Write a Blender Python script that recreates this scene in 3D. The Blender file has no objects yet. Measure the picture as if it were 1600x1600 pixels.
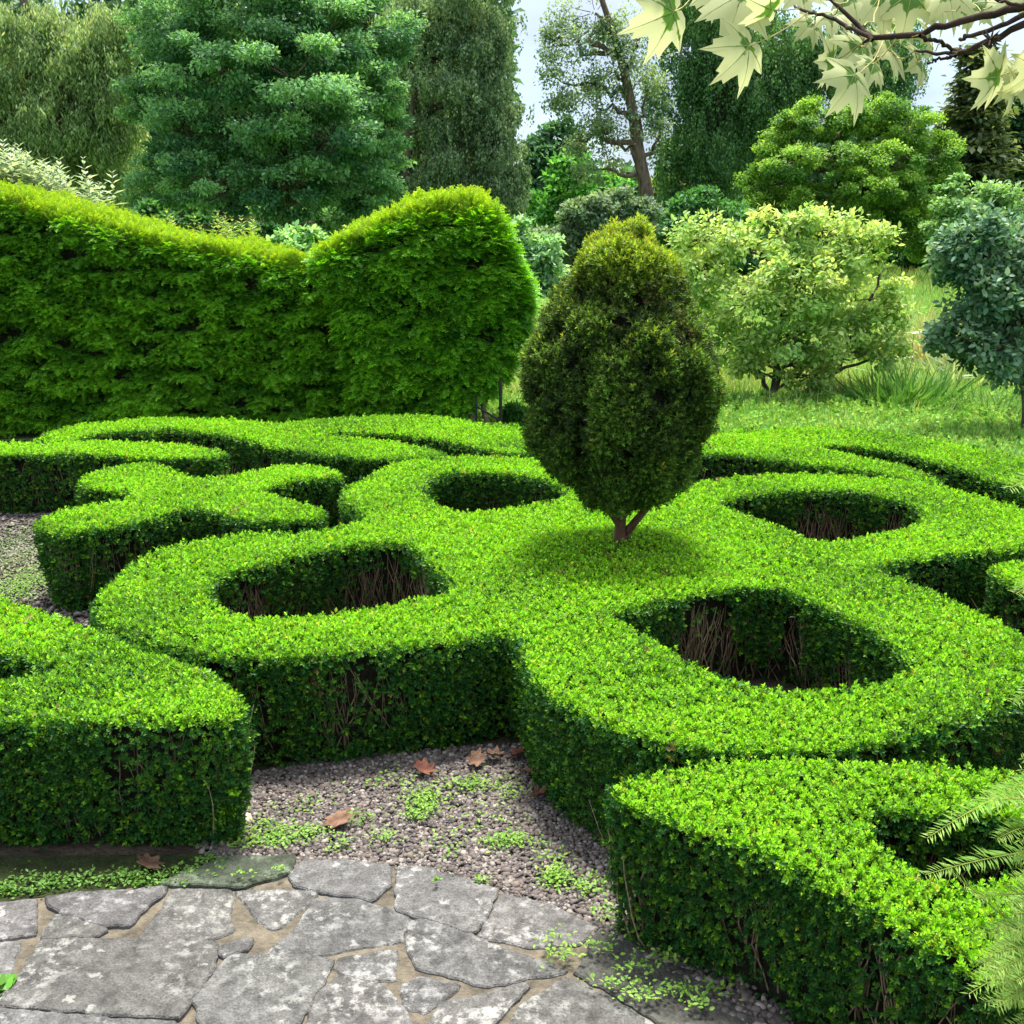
import bpy, math, random
import numpy as np
from mathutils import Vector, Matrix
from mathutils.geometry import tessellate_polygon

rng = np.random.default_rng(7)
random.seed(7)
C = bpy.context.scene.collection
PI = math.pi

# ------------------------------------------------------------------ camera model
CAMH, FPX = 1.75, 1650.0
TH = math.atan(410.0 / FPX)
HB = 0.44                                     # height of the clipped box hedges


def ray(px, py):
    x, y = (px - 800) / FPX, -(py - 800) / FPX
    c, s = math.cos(TH), math.sin(TH)
    return np.array([x, c + y * s, -s + y * c])


def at_z(px, py, z=0.0):
    d = ray(px, py)
    t = (z - CAMH) / d[2]
    return np.array([d[0] * t, d[1] * t, z])


def at_y(px, py, Y):
    d = ray(px, py)
    t = Y / d[1]
    return np.array([d[0] * t, Y, CAMH + d[2] * t])


def mpp(Y):                                    # metres per photo pixel at depth Y
    return Y / FPX


def terrain(x, y):
    x = np.asarray(x, float); y = np.asarray(y, float)
    t = np.clip(y - 9.2, 0, 70)
    z = 0.041 * t * np.clip(t / 3.0, 0, 1) + 0.06 * np.sin(x * .7 + y * .3) * np.clip(t / 6, 0, 1)
    return z


# ------------------------------------------------------------------ scene helpers
def tag(o, label=None, cat=None, group=None, kind=None):
    if label: o['label'] = label
    if cat: o['category'] = cat
    if group: o['group'] = group
    if kind: o['kind'] = kind
    return o


def thing(name, loc, label, cat, group=None):
    o = bpy.data.objects.new(name, None)
    o.empty_display_size = .1
    C.objects.link(o)
    o.location = loc
    return tag(o, label, cat, group)


class MB:
    """collects vertex / face blocks and links them as one mesh object (world coordinates)"""

    def __init__(s):
        s.V, s.F, s.Cc, s.M, s.n = [], [], [], [], 0

    def add(s, V, F, col=(1, 1, 1), mat=0):
        V = np.asarray(V, np.float32).reshape(-1, 3)
        F = np.asarray(F, np.int64)
        if len(F) == 0: return
        col = np.asarray(col, np.float32)
        if col.ndim == 1: col = np.broadcast_to(col, (len(F), 3))
        s.V.append(V); s.F.append(F + s.n); s.Cc.append(col)
        s.M.append(np.full(len(F), mat, np.int32)); s.n += len(V)

    def build(s, name, mats, parent=None, smooth=False):
        me = bpy.data.meshes.new(name)
        if not isinstance(mats, (list, tuple)): mats = [mats]
        if s.V:
            V = np.concatenate(s.V)
            nf = sum(len(f) for f in s.F)
            lt = np.concatenate([np.full(len(f), f.shape[1], np.int32) for f in s.F])
            ls = np.concatenate([[0], np.cumsum(lt)[:-1]]).astype(np.int32)
            L = np.concatenate([f.ravel() for f in s.F]).astype(np.int32)
            if parent is not None: V = V - np.array(parent.location, np.float32)
            me.vertices.add(len(V)); me.vertices.foreach_set('co', V.ravel())
            me.loops.add(len(L)); me.loops.foreach_set('vertex_index', L)
            me.polygons.add(nf); me.polygons.foreach_set('loop_start', ls)
            try: me.polygons.foreach_set('loop_total', lt)
            except Exception: pass
            me.polygons.foreach_set('material_index', np.concatenate(s.M))
            me.polygons.foreach_set('use_smooth', np.full(nf, bool(smooth)))
            a = me.attributes.new('tint', 'FLOAT_COLOR', 'FACE')
            col = np.concatenate(s.Cc)
            a.data.foreach_set('color', np.concatenate([col, np.ones((nf, 1), np.float32)], 1).astype(np.float32).ravel())
            me.update(calc_edges=True)
        for m in mats: me.materials.append(m)
        o = bpy.data.objects.new(name, me)
        C.objects.link(o)
        if parent is not None: o.parent = parent
        return o


def unit(a):
    return a / np.maximum(np.linalg.norm(a, axis=-1, keepdims=True), 1e-9)


def frames(D, U):
    """axes with Z along D, Y as near as possible to U"""
    Z = unit(D)
    X = unit(np.cross(U, Z) + 1e-6)
    Y = np.cross(Z, X)
    return X, Y, Z


def inst(mb, tv, tf, P, D, U, S, col, fcol=None, mat=0):
    """template tv/tf copied at points P, its Z along D and its Y facing U"""
    n = len(P)
    if n == 0: return
    X, Y, Z = frames(D, U)
    S = np.broadcast_to(np.asarray(S, float), (n,))
    V = P[:, None, :] + S[:, None, None] * (tv[None, :, 0:1] * X[:, None] + tv[None, :, 1:2] * Y[:, None] + tv[None, :, 2:3] * Z[:, None])
    F = tf[None] + (np.arange(n) * len(tv))[:, None, None]
    if fcol is None: cc = np.repeat(col[:, None, :], len(tf), 1)
    else: cc = fcol
    mb.add(V.reshape(-1, 3), F.reshape(-1, tf.shape[1]), cc.reshape(-1, 3), mat)


def tubes(mb, P, R, sides=5, col=(1, 1, 1), mat=0):
    """P (N,K,3) polylines, R (N,K) radii"""
    P = np.asarray(P, float); R = np.asarray(R, float)
    if P.ndim == 2: P = P[None]; R = R[None]
    N, K, _ = P.shape
    T = unit(np.gradient(P, axis=1))
    ref = np.where(np.abs(T[..., 2:3]) > .9, np.array([1., 0, 0]), np.array([0, 0, 1.]))
    A = unit(np.cross(T, ref)); B = np.cross(T, A)
    a = np.arange(sides) / sides * 2 * PI
    V = P[:, :, None, :] + R[:, :, None, None] * (np.cos(a)[None, None, :, None] * A[:, :, None] + np.sin(a)[None, None, :, None] * B[:, :, None])
    idx = np.arange(N * K * sides).reshape(N, K, sides)
    q = np.stack([idx[:, :-1], np.roll(idx, -1, 2)[:, :-1], np.roll(idx, -1, 2)[:, 1:], idx[:, 1:]], -1).reshape(-1, 4)
    col = np.asarray(col, float)
    if col.ndim == 2: col = np.repeat(col, (K - 1) * sides, 0)
    mb.add(V.reshape(-1, 3), q, col, mat)


def hash3(i, j, k, seed):
    h = (i * 374761393 + j * 668265263 + k * 2147483647 + seed * 1274126177) & 0xFFFFFFFF
    h = ((h ^ (h >> 13)) * 1274126177) & 0xFFFFFFFF
    return ((h ^ (h >> 16)) & 0xFFFF) / 65535.0


def noise(P, scale=1.0, seed=0):
    """value noise 0..1"""
    p = np.asarray(P, float) * scale
    i = np.floor(p).astype(np.int64); f = p - i; f = f * f * (3 - 2 * f)
    r = 0
    for a in (0, 1):
        for b in (0, 1):
            for c in (0, 1):
                w = (f[..., 0] if a else 1 - f[..., 0]) * (f[..., 1] if b else 1 - f[..., 1]) * (f[..., 2] if c else 1 - f[..., 2])
                r = r + w * hash3(i[..., 0] + a, i[..., 1] + b, i[..., 2] + c, seed)
    return r


def sstep(a, b, x):
    t = np.clip((x - a) / (b - a), 0, 1)
    return t * t * (3 - 2 * t)


def randdir(n):
    return unit(rng.normal(size=(n, 3)))


# ------------------------------------------------------------------ materials
def new_mat(name):
    m = bpy.data.materials.new(name); m.use_nodes = True
    nt = m.node_tree; nt.nodes.clear()
    out = nt.nodes.new('ShaderNodeOutputMaterial')
    return m, nt, out


def N(nt, t, **kw):
    n = nt.nodes.new(t)
    for k, v in kw.items():
        if k in n.inputs: n.inputs[k].default_value = v
        else: setattr(n, k, v)
    return n


def leaf_mat(name, rough=.45, trans=.35, spec=.4, tcol=(1.25, 1.15, .55)):
    m, nt, out = new_mat(name)
    a = N(nt, 'ShaderNodeAttribute', attribute_name='tint')
    p = N(nt, 'ShaderNodeBsdfPrincipled'); p.inputs['Roughness'].default_value = rough
    p.inputs['Specular IOR Level'].default_value = spec
    nt.links.new(a.outputs['Color'], p.inputs['Base Color'])
    t = N(nt, 'ShaderNodeBsdfTranslucent')
    mu = N(nt, 'ShaderNodeMix', data_type='RGBA', blend_type='MULTIPLY'); mu.inputs[0].default_value = 1
    nt.links.new(a.outputs['Color'], mu.inputs[6]); mu.inputs[7].default_value = (*tcol, 1)
    nt.links.new(mu.outputs[2], t.inputs['Color'])
    mx = N(nt, 'ShaderNodeMixShader'); mx.inputs[0].default_value = trans
    nt.links.new(p.outputs[0], mx.inputs[1]); nt.links.new(t.outputs[0], mx.inputs[2])
    nt.links.new(mx.outputs[0], out.inputs[0])
    return m


def rough_mat(name, c1, c2, scale=20, rough=.9, bump=.3, stretch=(1, 1, 1), attr=False, bscale=None):
    m, nt, out = new_mat(name)
    tc = N(nt, 'ShaderNodeTexCoord'); mp = N(nt, 'ShaderNodeMapping'); mp.inputs['Scale'].default_value = stretch
    nt.links.new(tc.outputs['Object'], mp.inputs[0])
    no = N(nt, 'ShaderNodeTexNoise'); no.inputs['Scale'].default_value = scale; no.inputs['Detail'].default_value = 8
    no.inputs['Roughness'].default_value = .65
    nt.links.new(mp.outputs[0], no.inputs['Vector'])
    cr = N(nt, 'ShaderNodeValToRGB'); cr.color_ramp.elements[0].color = (*c1, 1); cr.color_ramp.elements[1].color = (*c2, 1)
    cr.color_ramp.elements[0].position = .35; cr.color_ramp.elements[1].position = .65
    nt.links.new(no.outputs['Fac'], cr.inputs[0])
    p = N(nt, 'ShaderNodeBsdfPrincipled'); p.inputs['Roughness'].default_value = rough
    p.inputs['Specular IOR Level'].default_value = .25
    col = cr.outputs[0]
    if attr:
        a = N(nt, 'ShaderNodeAttribute', attribute_name='tint')
        mu = N(nt, 'ShaderNodeMix', data_type='RGBA', blend_type='MULTIPLY'); mu.inputs[0].default_value = 1
        nt.links.new(col, mu.inputs[6]); nt.links.new(a.outputs['Color'], mu.inputs[7]); col = mu.outputs[2]
    nt.links.new(col, p.inputs['Base Color'])
    b = N(nt, 'ShaderNodeBump'); b.inputs['Strength'].default_value = bump; b.inputs['Distance'].default_value = .02
    if bscale:
        n2 = N(nt, 'ShaderNodeTexNoise'); n2.inputs['Scale'].default_value = bscale; n2.inputs['Detail'].default_value = 8
        nt.links.new(mp.outputs[0], n2.inputs['Vector']); nt.links.new(n2.outputs['Fac'], b.inputs['Height'])
    else: nt.links.new(no.outputs['Fac'], b.inputs['Height'])
    nt.links.new(b.outputs[0], p.inputs['Normal'])
    nt.links.new(p.outputs[0], out.inputs[0])
    return m


M_BOX = leaf_mat('box_leaf', .45, .32, .25, (1.1, 1.2, .45))
M_YEW = leaf_mat('yew_needle', .5, .35, .3)
M_TREE = leaf_mat('tree_leaf', .5, .45, .3)
M_PEAR = leaf_mat('thin_leaf', .5, .5, .3, (1.2, 1.15, .6))
M_GRASS = leaf_mat('grass_blade', .6, .35, .2)
M_CORE = rough_mat('blocker_dark', (.006, .008, .003), (.03, .028, .014), 60, 1, .8)  # near-black fill of the added cores, darkens the gaps between leaves
M_STEM = rough_mat('hedge_stem', (.15, .11, .07), (.40, .31, .20), 40, .9, .3, attr=True)
M_BARK = rough_mat('bark', (.045, .035, .028), (.15, .12, .095), 14, .95, .9, (1, 1, .25), attr=True)
M_REDBARK = rough_mat('red_bark', (.075, .035, .024), (.20, .10, .068), 30, .9, 1.0, (1, 1, .2))
M_DEAD = rough_mat('dead_leaf', (.06, .036, .026), (.17, .115, .085), 30, .8, .4, attr=True)
M_METAL = rough_mat('dark_metal', (.012, .013, .014), (.03, .03, .032), 30, .5, .1)

# ------------------------------------------------------------------ leaf templates (Z = direction, Y = upper side)
LEAF6 = (np.array([[0, 0, 0], [-.27, .06, .35], [-.22, .05, .72], [0, -.02, 1], [.22, .05, .72], [.27, .06, .35]], float),
         np.array([[0, 3, 2, 1], [0, 5, 4, 3]]))
LEAF4 = (np.array([[0, 0, 0], [-.3, .07, .5], [0, -.05, 1], [.3, .07, .5]], float), np.array([[0, 3, 2, 1]]))
THIN4 = (np.array([[0, 0, 0], [-.1, .03, .45], [0, -.08, 1], [.1, .03, .45]], float), np.array([[0, 3, 2, 1]]))


def rotm(axis, ang):
    return np.array(Matrix.Rotation(ang, 3, Vector(axis)))


def make_sprig(leaf, pairs, L, spread, seed):
    """a shoot along +Z: leaf pairs crossed at right angles, tip leaves younger. returns verts, faces, age per face"""
    r = random.Random(seed)
    V, F, A = [], [], []
    n = 0
    for i in range(pairs):
        z = (i + .3) / pairs
        for s in range(2):
            phi = i * PI / 2 + s * PI + r.uniform(-.35, .35)
            ang = spread * (1.15 - .75 * z) + r.uniform(-.15, .15)
            d = np.array([math.cos(phi) * math.sin(ang), math.sin(phi) * math.sin(ang), math.cos(ang)])
            up = np.array([-math.cos(phi) * math.cos(ang), -math.sin(phi) * math.cos(ang), math.sin(ang)])
            X, Y, Z = frames(d[None], up[None])
            k = L * r.uniform(.8, 1.15) * (1 - .25 * z)
            v = np.array([0, 0, z * .72]) + k * (leaf[0][:, 0:1] * X + leaf[0][:, 1:2] * Y + leaf[0][:, 2:3] * Z)
            V.append(v); F.append(leaf[1] + n); n += len(v)
            A += [z] * len(leaf[1])
    return np.concatenate(V), np.concatenate(F), np.array(A)


LANCE = (THIN4[0] * np.array([1.7, 1, 1]), THIN4[1])
SPRIG_HI = [make_sprig(LEAF6, 4, .52, 1.05, s) for s in range(4)]
SPRIG_LO = [make_sprig(LEAF4, 3, .62, 1.05, s + 10) for s in range(4)]


def make_spray(n, nl, w, seed, droop=.25, flat=.15):
    """flat feathery spray along +Z, needles to both sides in the XZ plane"""
    r = random.Random(seed)
    V = [np.array([[-.02, 0, 0], [.02, 0, 0], [.012, -droop, 1], [-.012, -droop, 1]])]
    F = [np.array([[0, 1, 2, 3]])]; A = [0.5]; k = 4
    for i in range(n):
        z = (i + .4) / n
        for s in (-1, 1):
            l = nl * (1.1 - .7 * z) * r.uniform(.8, 1.2); a = r.uniform(.75, 1.05)
            b = np.array([0, -droop * z * z, z])
            d = np.array([s * math.sin(a), r.uniform(-flat, flat), math.cos(a)]) * l
            t = np.array([-s * math.cos(a), 0, math.sin(a)]) * w
            V.append(np.array([b, b + d * .5 + t, b + d, b + d * .5 - t])); F.append(np.array([[0, 1, 2, 3]]) + k); k += 4
            A.append(z)
    return np.concatenate(V), np.concatenate(F), np.array(A)


SPRAY = [make_spray(6, .45, .06, s) for s in range(4)]
NEEDLES = [make_spray(16, .24, .014, s + 50, .25, .06) for s in range(4)]
TUFT = [make_sprig((THIN4[0] * np.array([1.9, 1, 1]), THIN4[1]), 4, .55, .95, s + 30) for s in range(4)]


def scatter_sprigs(mb, tmpl, P, D, U, S, old, new, newness, jit=.25, mat=0):
    """tmpl list of (V,F,age); old/new colours, newness (n,) 0..1"""
    n = len(P); pick = rng.integers(0, len(tmpl), n)
    old = np.broadcast_to(np.asarray(old, float), (n, 3)); new = np.broadcast_to(np.asarray(new, float), (n, 3))
    for k, (tv, tf, age) in enumerate(tmpl):
        m = pick == k
        if not m.any(): continue
        nk = m.sum()
        f = np.clip(newness[m][:, None] * (.35 + .9 * age[None]), 0, 1)[..., None]
        col = old[m][:, None] * (1 - f) + new[m][:, None] * f
        col = col * (1 + jit * rng.normal(size=(nk, len(tf), 1))).clip(.45, 1.7)
        col[..., 0] *= (1 + .15 * rng.normal(size=(nk, len(tf)))).clip(.6, 1.5)
        inst(mb, tv, tf, P[m], D[m], U[m], np.asarray(S)[m], None, col, mat)


# ------------------------------------------------------------------ clipped hedges: prism with rounded edge, leaves on cap and sides
def chaikin(p, it=2):
    p = np.asarray(p, float)
    for _ in range(it):
        q = np.roll(p, -1, 0)
        p = np.stack([.75 * p + .25 * q, .25 * p + .75 * q], 1).reshape(-1, 2)
    return p


def resample(p, step):
    q = np.vstack([p, p[:1]])
    d = np.r_[0, np.cumsum(np.linalg.norm(np.diff(q, axis=0), axis=1))]
    n = max(8, int(d[-1] / step))
    t = np.arange(n) / n * d[-1]
    return np.stack([np.interp(t, d, q[:, 0]), np.interp(t, d, q[:, 1])], 1)


def area(p):
    q = np.roll(p, -1, 0)
    return .5 * np.sum(p[:, 0] * q[:, 1] - q[:, 0] * p[:, 1])


def inside(pts, p):
    r = np.zeros(len(pts), bool)
    q = np.roll(p, -1, 0)
    for (x1, y1), (x2, y2) in zip(p, q):
        if y1 == y2: continue
        c = ((y1 > pts[:, 1]) != (y2 > pts[:, 1]))
        xi = x1 + (pts[:, 1] - y1) * (x2 - x1) / (y2 - y1)
        r ^= c & (pts[:, 0] < xi)
    return r


def bdist(pts, loops):
    """distance to the nearest boundary and direction away from it"""
    best = np.full(len(pts), 1e9); g = np.zeros((len(pts), 2))
    for p in loops:
        q = np.roll(p, -1, 0); e = q - p; l2 = (e ** 2).sum(1)
        for s in range(0, len(pts), 20000):
            a = pts[s:s + 20000]
            w = a[:, None] - p[None]
            t = np.clip((w * e[None]).sum(-1) / l2[None], 0, 1)
            dv = w - t[..., None] * e[None]
            dd = np.sqrt((dv ** 2).sum(-1)); j = dd.argmin(1); ar = np.arange(len(a))
            m = dd[ar, j] < best[s:s + 20000]
            best[s:s + 20000][m] = dd[ar, j][m]
            g[s:s + 20000][m] = dv[ar, j][m]
    return best, unit(g)


def loop_normals(p):
    e = np.roll(p, -1, 0) - np.roll(p, 1, 0)
    n = np.stack([e[:, 1], -e[:, 0]], 1)
    return unit(n)                      # outward for counter-clockwise loops


def prism_samples(loops, depth, r, dens):
    """yield (u,v,w), normals, from cap (w=depth, rounded by r) and sides (w 0..depth-r). loops[0] outer ccw, holes cw"""
    lo, hi = loops[0].min(0), loops[0].max(0)
    n = int((hi - lo).prod() * dens)
    pts = lo + rng.random((n, 2)) * (hi - lo)
    m = inside(pts, loops[0])
    for h in loops[1:]: m &= ~inside(pts, h)
    pts = pts[m]
    d, g = bdist(pts, loops)
    k = np.clip(1 - d / r, 0, 1)
    w = depth - r * (1 - np.sqrt(np.clip(1 - k * k, 0, 1)))
    nr = np.stack([-g[:, 0] * k, -g[:, 1] * k, np.sqrt(np.clip(1 - k * k, 0, 1)) + .05], 1)
    P = [np.c_[pts, w]]; Nn = [unit(nr)]; kind = [np.zeros(len(pts), int)]
    for li, p in enumerate(loops):
        q = np.roll(p, -1, 0); ln = np.linalg.norm(q - p, axis=1)
        nn = int(ln.sum() * (depth - r * .6) * dens)
        i = rng.choice(len(p), nn, p=ln / ln.sum()); t = rng.random((nn, 1))
        nv = loop_normals(p)
        b = p[i] * (1 - t) + q[i] * t
        nb = unit(nv[i] * (1 - t) + np.roll(nv, -1, 0)[i] * t)
        P.append(np.c_[b, rng.random(nn) * (depth - r * .3)]); Nn.append(np.c_[nb, np.zeros(nn)]); kind.append(np.full(nn, li + 1))
    return np.concatenate(P), np.concatenate(Nn), np.concatenate(kind)


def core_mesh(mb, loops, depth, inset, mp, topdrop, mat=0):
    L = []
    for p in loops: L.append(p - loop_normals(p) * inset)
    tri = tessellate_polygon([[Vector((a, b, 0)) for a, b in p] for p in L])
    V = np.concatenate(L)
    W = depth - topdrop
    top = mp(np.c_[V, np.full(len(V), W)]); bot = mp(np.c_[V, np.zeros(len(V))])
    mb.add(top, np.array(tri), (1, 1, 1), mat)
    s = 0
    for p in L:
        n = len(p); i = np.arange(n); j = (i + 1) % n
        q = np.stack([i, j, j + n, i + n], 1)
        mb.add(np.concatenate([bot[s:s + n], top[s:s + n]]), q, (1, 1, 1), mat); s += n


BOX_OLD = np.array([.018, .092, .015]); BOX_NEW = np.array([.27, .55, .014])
cam = np.array([0, 0, CAMH])


def px_loop(pts, z=HB, it=2, step=.04, ccw=True):
    p = np.array([at_z(a, b, z)[:2] for a, b in pts])
    p = resample(chaikin(p, it), step)
    if (area(p) > 0) != ccw: p = p[::-1]
    return p


def box_hedge(name_label, outer, holes=(), bare=(.3, .8), seed=0, cat='hedge', h=HB, bump=None, dscale=1.0):
    loops = [px_loop(outer, h)] + [px_loop(q, h, ccw=False) for q in holes]
    c = loops[0].mean(0)
    root = thing('box_hedge', (c[0], c[1], 0), name_label, cat)
    P, Nn, kind = prism_samples(loops, h - .012, .030, 12500 * dscale)
    dist = np.linalg.norm(P - cam, axis=1)
    keep = (2.6 / np.clip(dist, 2.6, 99)) ** .85
    # faces that look away from the photographer need fewer sprigs
    sidef = (kind > 0)
    wob = noise(P, 3.1, seed) - .5
    P = P.copy()
    zrel = P[:, 2] / h
    gap = noise(P * np.array([1, 1, .55]), 7, seed + 3)
    bar = np.where(kind > 1, bare[1], bare[0])
    thin = np.where(sidef, (1 - bar * sstep(.80, .25, zrel + (gap - .5) * 1.1)) * (.35 + .65 * sstep(.25, .5, gap)), 1)
    m = rng.random(len(P)) < keep * np.clip(thin, .02, 1)
    P, Nn, kind, dist, sidef, zrel, wob, gap = (a[m] for a in (P, Nn, kind, dist, sidef, zrel, wob, gap))
    size = .0225 * (np.clip(dist, 2.6, 99) / 2.6) ** .38 * rng.uniform(.7, 1.25, len(P)) * (1 + .6 * (rng.random(len(P)) < .02))
    P += Nn * (.034 * wob[:, None] - .62 * size[:, None] + .010 * rng.normal(size=(len(P), 1)))
    P -= np.where(sidef[:, None], Nn * (.05 * (1 - zrel[:, None]) ** 2), 0)
    if bump is not None: P[:, 2] += bump(P[:, 0], P[:, 1])
    up = np.array([0, 0, 1.])
    D = unit(Nn * .8 + up * np.where(sidef, .35, .35)[:, None] + .55 * randdir(len(P)))
    U = unit(up + .5 * Nn + .6 * randdir(len(P)))
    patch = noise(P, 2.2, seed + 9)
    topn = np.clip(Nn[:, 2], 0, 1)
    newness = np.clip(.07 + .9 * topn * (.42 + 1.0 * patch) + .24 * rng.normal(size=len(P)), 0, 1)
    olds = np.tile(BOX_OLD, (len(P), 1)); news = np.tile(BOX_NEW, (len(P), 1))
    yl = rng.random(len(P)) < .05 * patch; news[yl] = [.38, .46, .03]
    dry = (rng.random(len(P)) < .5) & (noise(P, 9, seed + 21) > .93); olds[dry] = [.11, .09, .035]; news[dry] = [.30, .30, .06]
    mb = MB()
    hi = dist < 3.3
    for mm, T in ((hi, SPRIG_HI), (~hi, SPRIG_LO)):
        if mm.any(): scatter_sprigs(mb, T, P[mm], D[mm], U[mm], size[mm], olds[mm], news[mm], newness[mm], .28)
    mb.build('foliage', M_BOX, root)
    # solid core added to stop light, and the stems that show through the bare sides
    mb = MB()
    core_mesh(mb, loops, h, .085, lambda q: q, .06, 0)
    for li, p in enumerate(loops):
        q = np.roll(p, -1, 0); ln = np.linalg.norm(q - p, axis=1)
        nn = int(ln.sum() * (230 if li else 100))
        i = rng.choice(len(p), nn, p=ln / ln.sum()); t = rng.random((nn, 1))
        nv = loop_normals(p)[i]; b = p[i] * (1 - t) + q[i] * t
        tg = np.c_[-nv[:, 1], nv[:, 0]]
        K = 6; zz = np.linspace(0, 1, K)
        lean = rng.normal(size=nn) * .07
        dep = rng.uniform(.016 if li else .034, .080, nn)
        x = np.zeros((nn, K, 3))
        wig = np.cumsum(rng.normal(size=(nn, K)) * .011, 1)
        x[:, :, :2] = b[:, None] + tg[:, None] * (lean[:, None] * zz[None] + wig)[..., None] - nv[:, None] * (dep[:, None] + .05 * (1 - zz)[None] ** 2)[..., None]
        x[:, :, 2] = zz[None] * (h - .06) * rng.uniform(.7, 1, nn)[:, None]
        R = rng.uniform(.0012, .0038, nn)[:, None] * (1 - .55 * zz[None])
        tubes(mb, x, R, 4, np.repeat(rng.uniform(.45, 1.2, nn)[:, None], 3, 1) * np.array([1, .97, .92]), 1)
    mb.build('branches', [M_CORE, M_STEM], root)
    return root


HOLE_LF = [(328, 918), (335, 902), (375, 887), (462, 864), (525, 853), (587, 847), (637, 846), (640, 850), (672, 879), (700, 901), (710, 922), (690, 930), (644, 936), (587, 947), (525, 954), (462, 961), (416, 963), (390, 961), (357, 951), (335, 940), (325, 928)]
HOLE_LB = [(664, 757), (681, 740), (712, 736), (759, 734), (800, 737), (837, 743), (869, 754), (884, 766), (875, 776), (831, 782), (775, 792), (728, 799), (697, 791), (675, 776), (664, 765)]
HOLE_RB = [(1122, 782), (1153, 774), (1178, 770), (1225, 765), (1287, 763), (1350, 767), (1397, 777), (1431, 788), (1443, 802), (1431, 818), (1397, 829), (1344, 838), (1300, 844), (1269, 846), (1225, 825), (1178, 805), (1141, 793)]
HOLE_RF = [(950, 957), (960, 956), (1025, 939), (1100, 922), (1175, 913), (1230, 915), (1275, 940), (1350, 975), (1400, 1010), (1419, 1035), (1402, 1054), (1350, 1067), (1275, 1073), (1200, 1072), (1140, 1059), (1100, 1044), (1050, 1016), (1000, 986)]
QUAT = [(800, 986), (803, 990), (825, 1050), (870, 1090), (930, 1122), (1000, 1145), (1100, 1166), (1250, 1170), (1400, 1152), (1520, 1120), (1610, 1080), (1650, 1045), (1630, 1010), (1600, 990), (1553, 962), (1444, 915), (1365, 890), (1360, 888), (1412, 871), (1490, 863), (1553, 857), (1610, 852), (1655, 838), (1660, 820), (1600, 792), (1537, 771), (1475, 757), (1412, 748), (1319, 738), (1225, 737), (1162, 741), (1100, 749), (1040, 760), (1010, 760), (960, 738), (900, 718), (831, 711), (744, 711), (666, 715), (619, 721), (575, 739), (536, 757), (532, 772), (545, 790), (572, 805), (572, 809), (525, 820), (462, 826), (400, 831), (350, 837), (300, 846), (250, 859), (200, 880), (170, 902), (153, 927), (147, 955), (158, 974), (195, 990), (250, 1006), (330, 1021), (420, 1024), (500, 1021), (600, 1011), (700, 1000), (795, 984)]
EGG0 = at_z(968, 850, HB)
box_hedge('big box hedge of four teardrop loops with the egg-shaped tree in its middle', QUAT, [HOLE_LF, HOLE_LB, HOLE_RB, HOLE_RF], (.32, .94), 1,
          bump=lambda x, y: .015 * np.exp(-((x - EGG0[0]) ** 2 + (y - EGG0[1]) ** 2) / .12))
CROSS = [(123, 746), (160, 733), (220, 722), (240, 722), (270, 733), (300, 741), (325, 745), (360, 740), (400, 733), (431, 726), (469, 722), (503, 726), (533, 737), (533, 745), (509, 744), (462, 749), (409, 762), (410, 765), (440, 773), (478, 786), (510, 794), (510, 806), (462, 811), (400, 813), (350, 802), (300, 789), (275, 796), (225, 811), (175, 821), (125, 828), (100, 831), (62, 824), (53, 812), (87, 798), (125, 790), (175, 782), (209, 772), (208, 769), (175, 762), (145, 760), (125, 756)]
box_hedge('low box hedge clipped into an X with four arms, left of the teardrop loops', CROSS, (), (.3, .8), 2)
LBACK = [(-220, 692), (0, 687), (100, 687), (175, 688), (250, 691), (300, 695), (337, 700), (359, 706), (350, 711), (300, 714), (250, 713), (150, 707), (75, 708), (0, 707), (-220, 715)]
box_hedge('straight box hedge with a rounded tip reaching in from the left edge', LBACK, (), (.35, .8), 3)
BLC = [(42, 690), (75, 672), (125, 660), (187, 654), (250, 650), (325, 651), (375, 655), (432, 662), (460, 658), (494, 654), (556, 650), (650, 648), (712, 653), (775, 662), (820, 666), (880, 674), (930, 690), (925, 704), (880, 712), (831, 708), (775, 703), (744, 697), (712, 690), (666, 680), (587, 673), (515, 674), (515, 676), (587, 682), (634, 690), (681, 702), (703, 708), (681, 713), (587, 715), (525, 710), (462, 703), (400, 691), (375, 683), (325, 675), (275, 670), (225, 671), (175, 673), (132, 680), (105, 691), (70, 695)]
box_hedge('wavy forked box hedge at the back left, in front of the tall yew hedges', BLC, (), (.3, .8), 4)
RBK = [(1020, 700), (1050, 683), (1119, 672), (1225, 668), (1287, 667), (1381, 674), (1475, 687), (1537, 699), (1600, 715), (1720, 755), (1740, 800), (1680, 795), (1600, 762), (1562, 752), (1522, 738), (1475, 724), (1428, 710), (1381, 700), (1319, 694), (1262, 693), (1262, 696), (1350, 713), (1412, 727), (1459, 740), (1482, 749), (1459, 752), (1412, 744), (1381, 738), (1319, 730), (1256, 722), (1194, 714), (1147, 708), (1115, 706), (1060, 712)]
box_hedge('forked box hedge behind the egg-shaped tree at the meadow edge, back right', RBK, (), (.35, .8), 5)
RSM = [(1545, 882), (1549, 876), (1640, 866), (1780, 880), (1780, 950), (1660, 935), (1600, 918), (1560, 900)]
box_hedge('end of a box hedge seen at the right edge between two of the teardrop loops', RSM, (), (.3, .8), 6)
FL = [(-300, 915), (-100, 918), (0, 932), (50, 946), (130, 970), (200, 1000), (275, 1026), (325, 1044), (355, 1068), (375, 1090), (383, 1106), (380, 1116), (350, 1122), (250, 1124), (100, 1124), (0, 1124), (-300, 1126), (-300, 1065), (-100, 1068), (0, 1060), (50, 1050), (92, 1042), (92, 1039), (50, 1028), (0, 1016), (-100, 1002), (-300, 995)]
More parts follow.
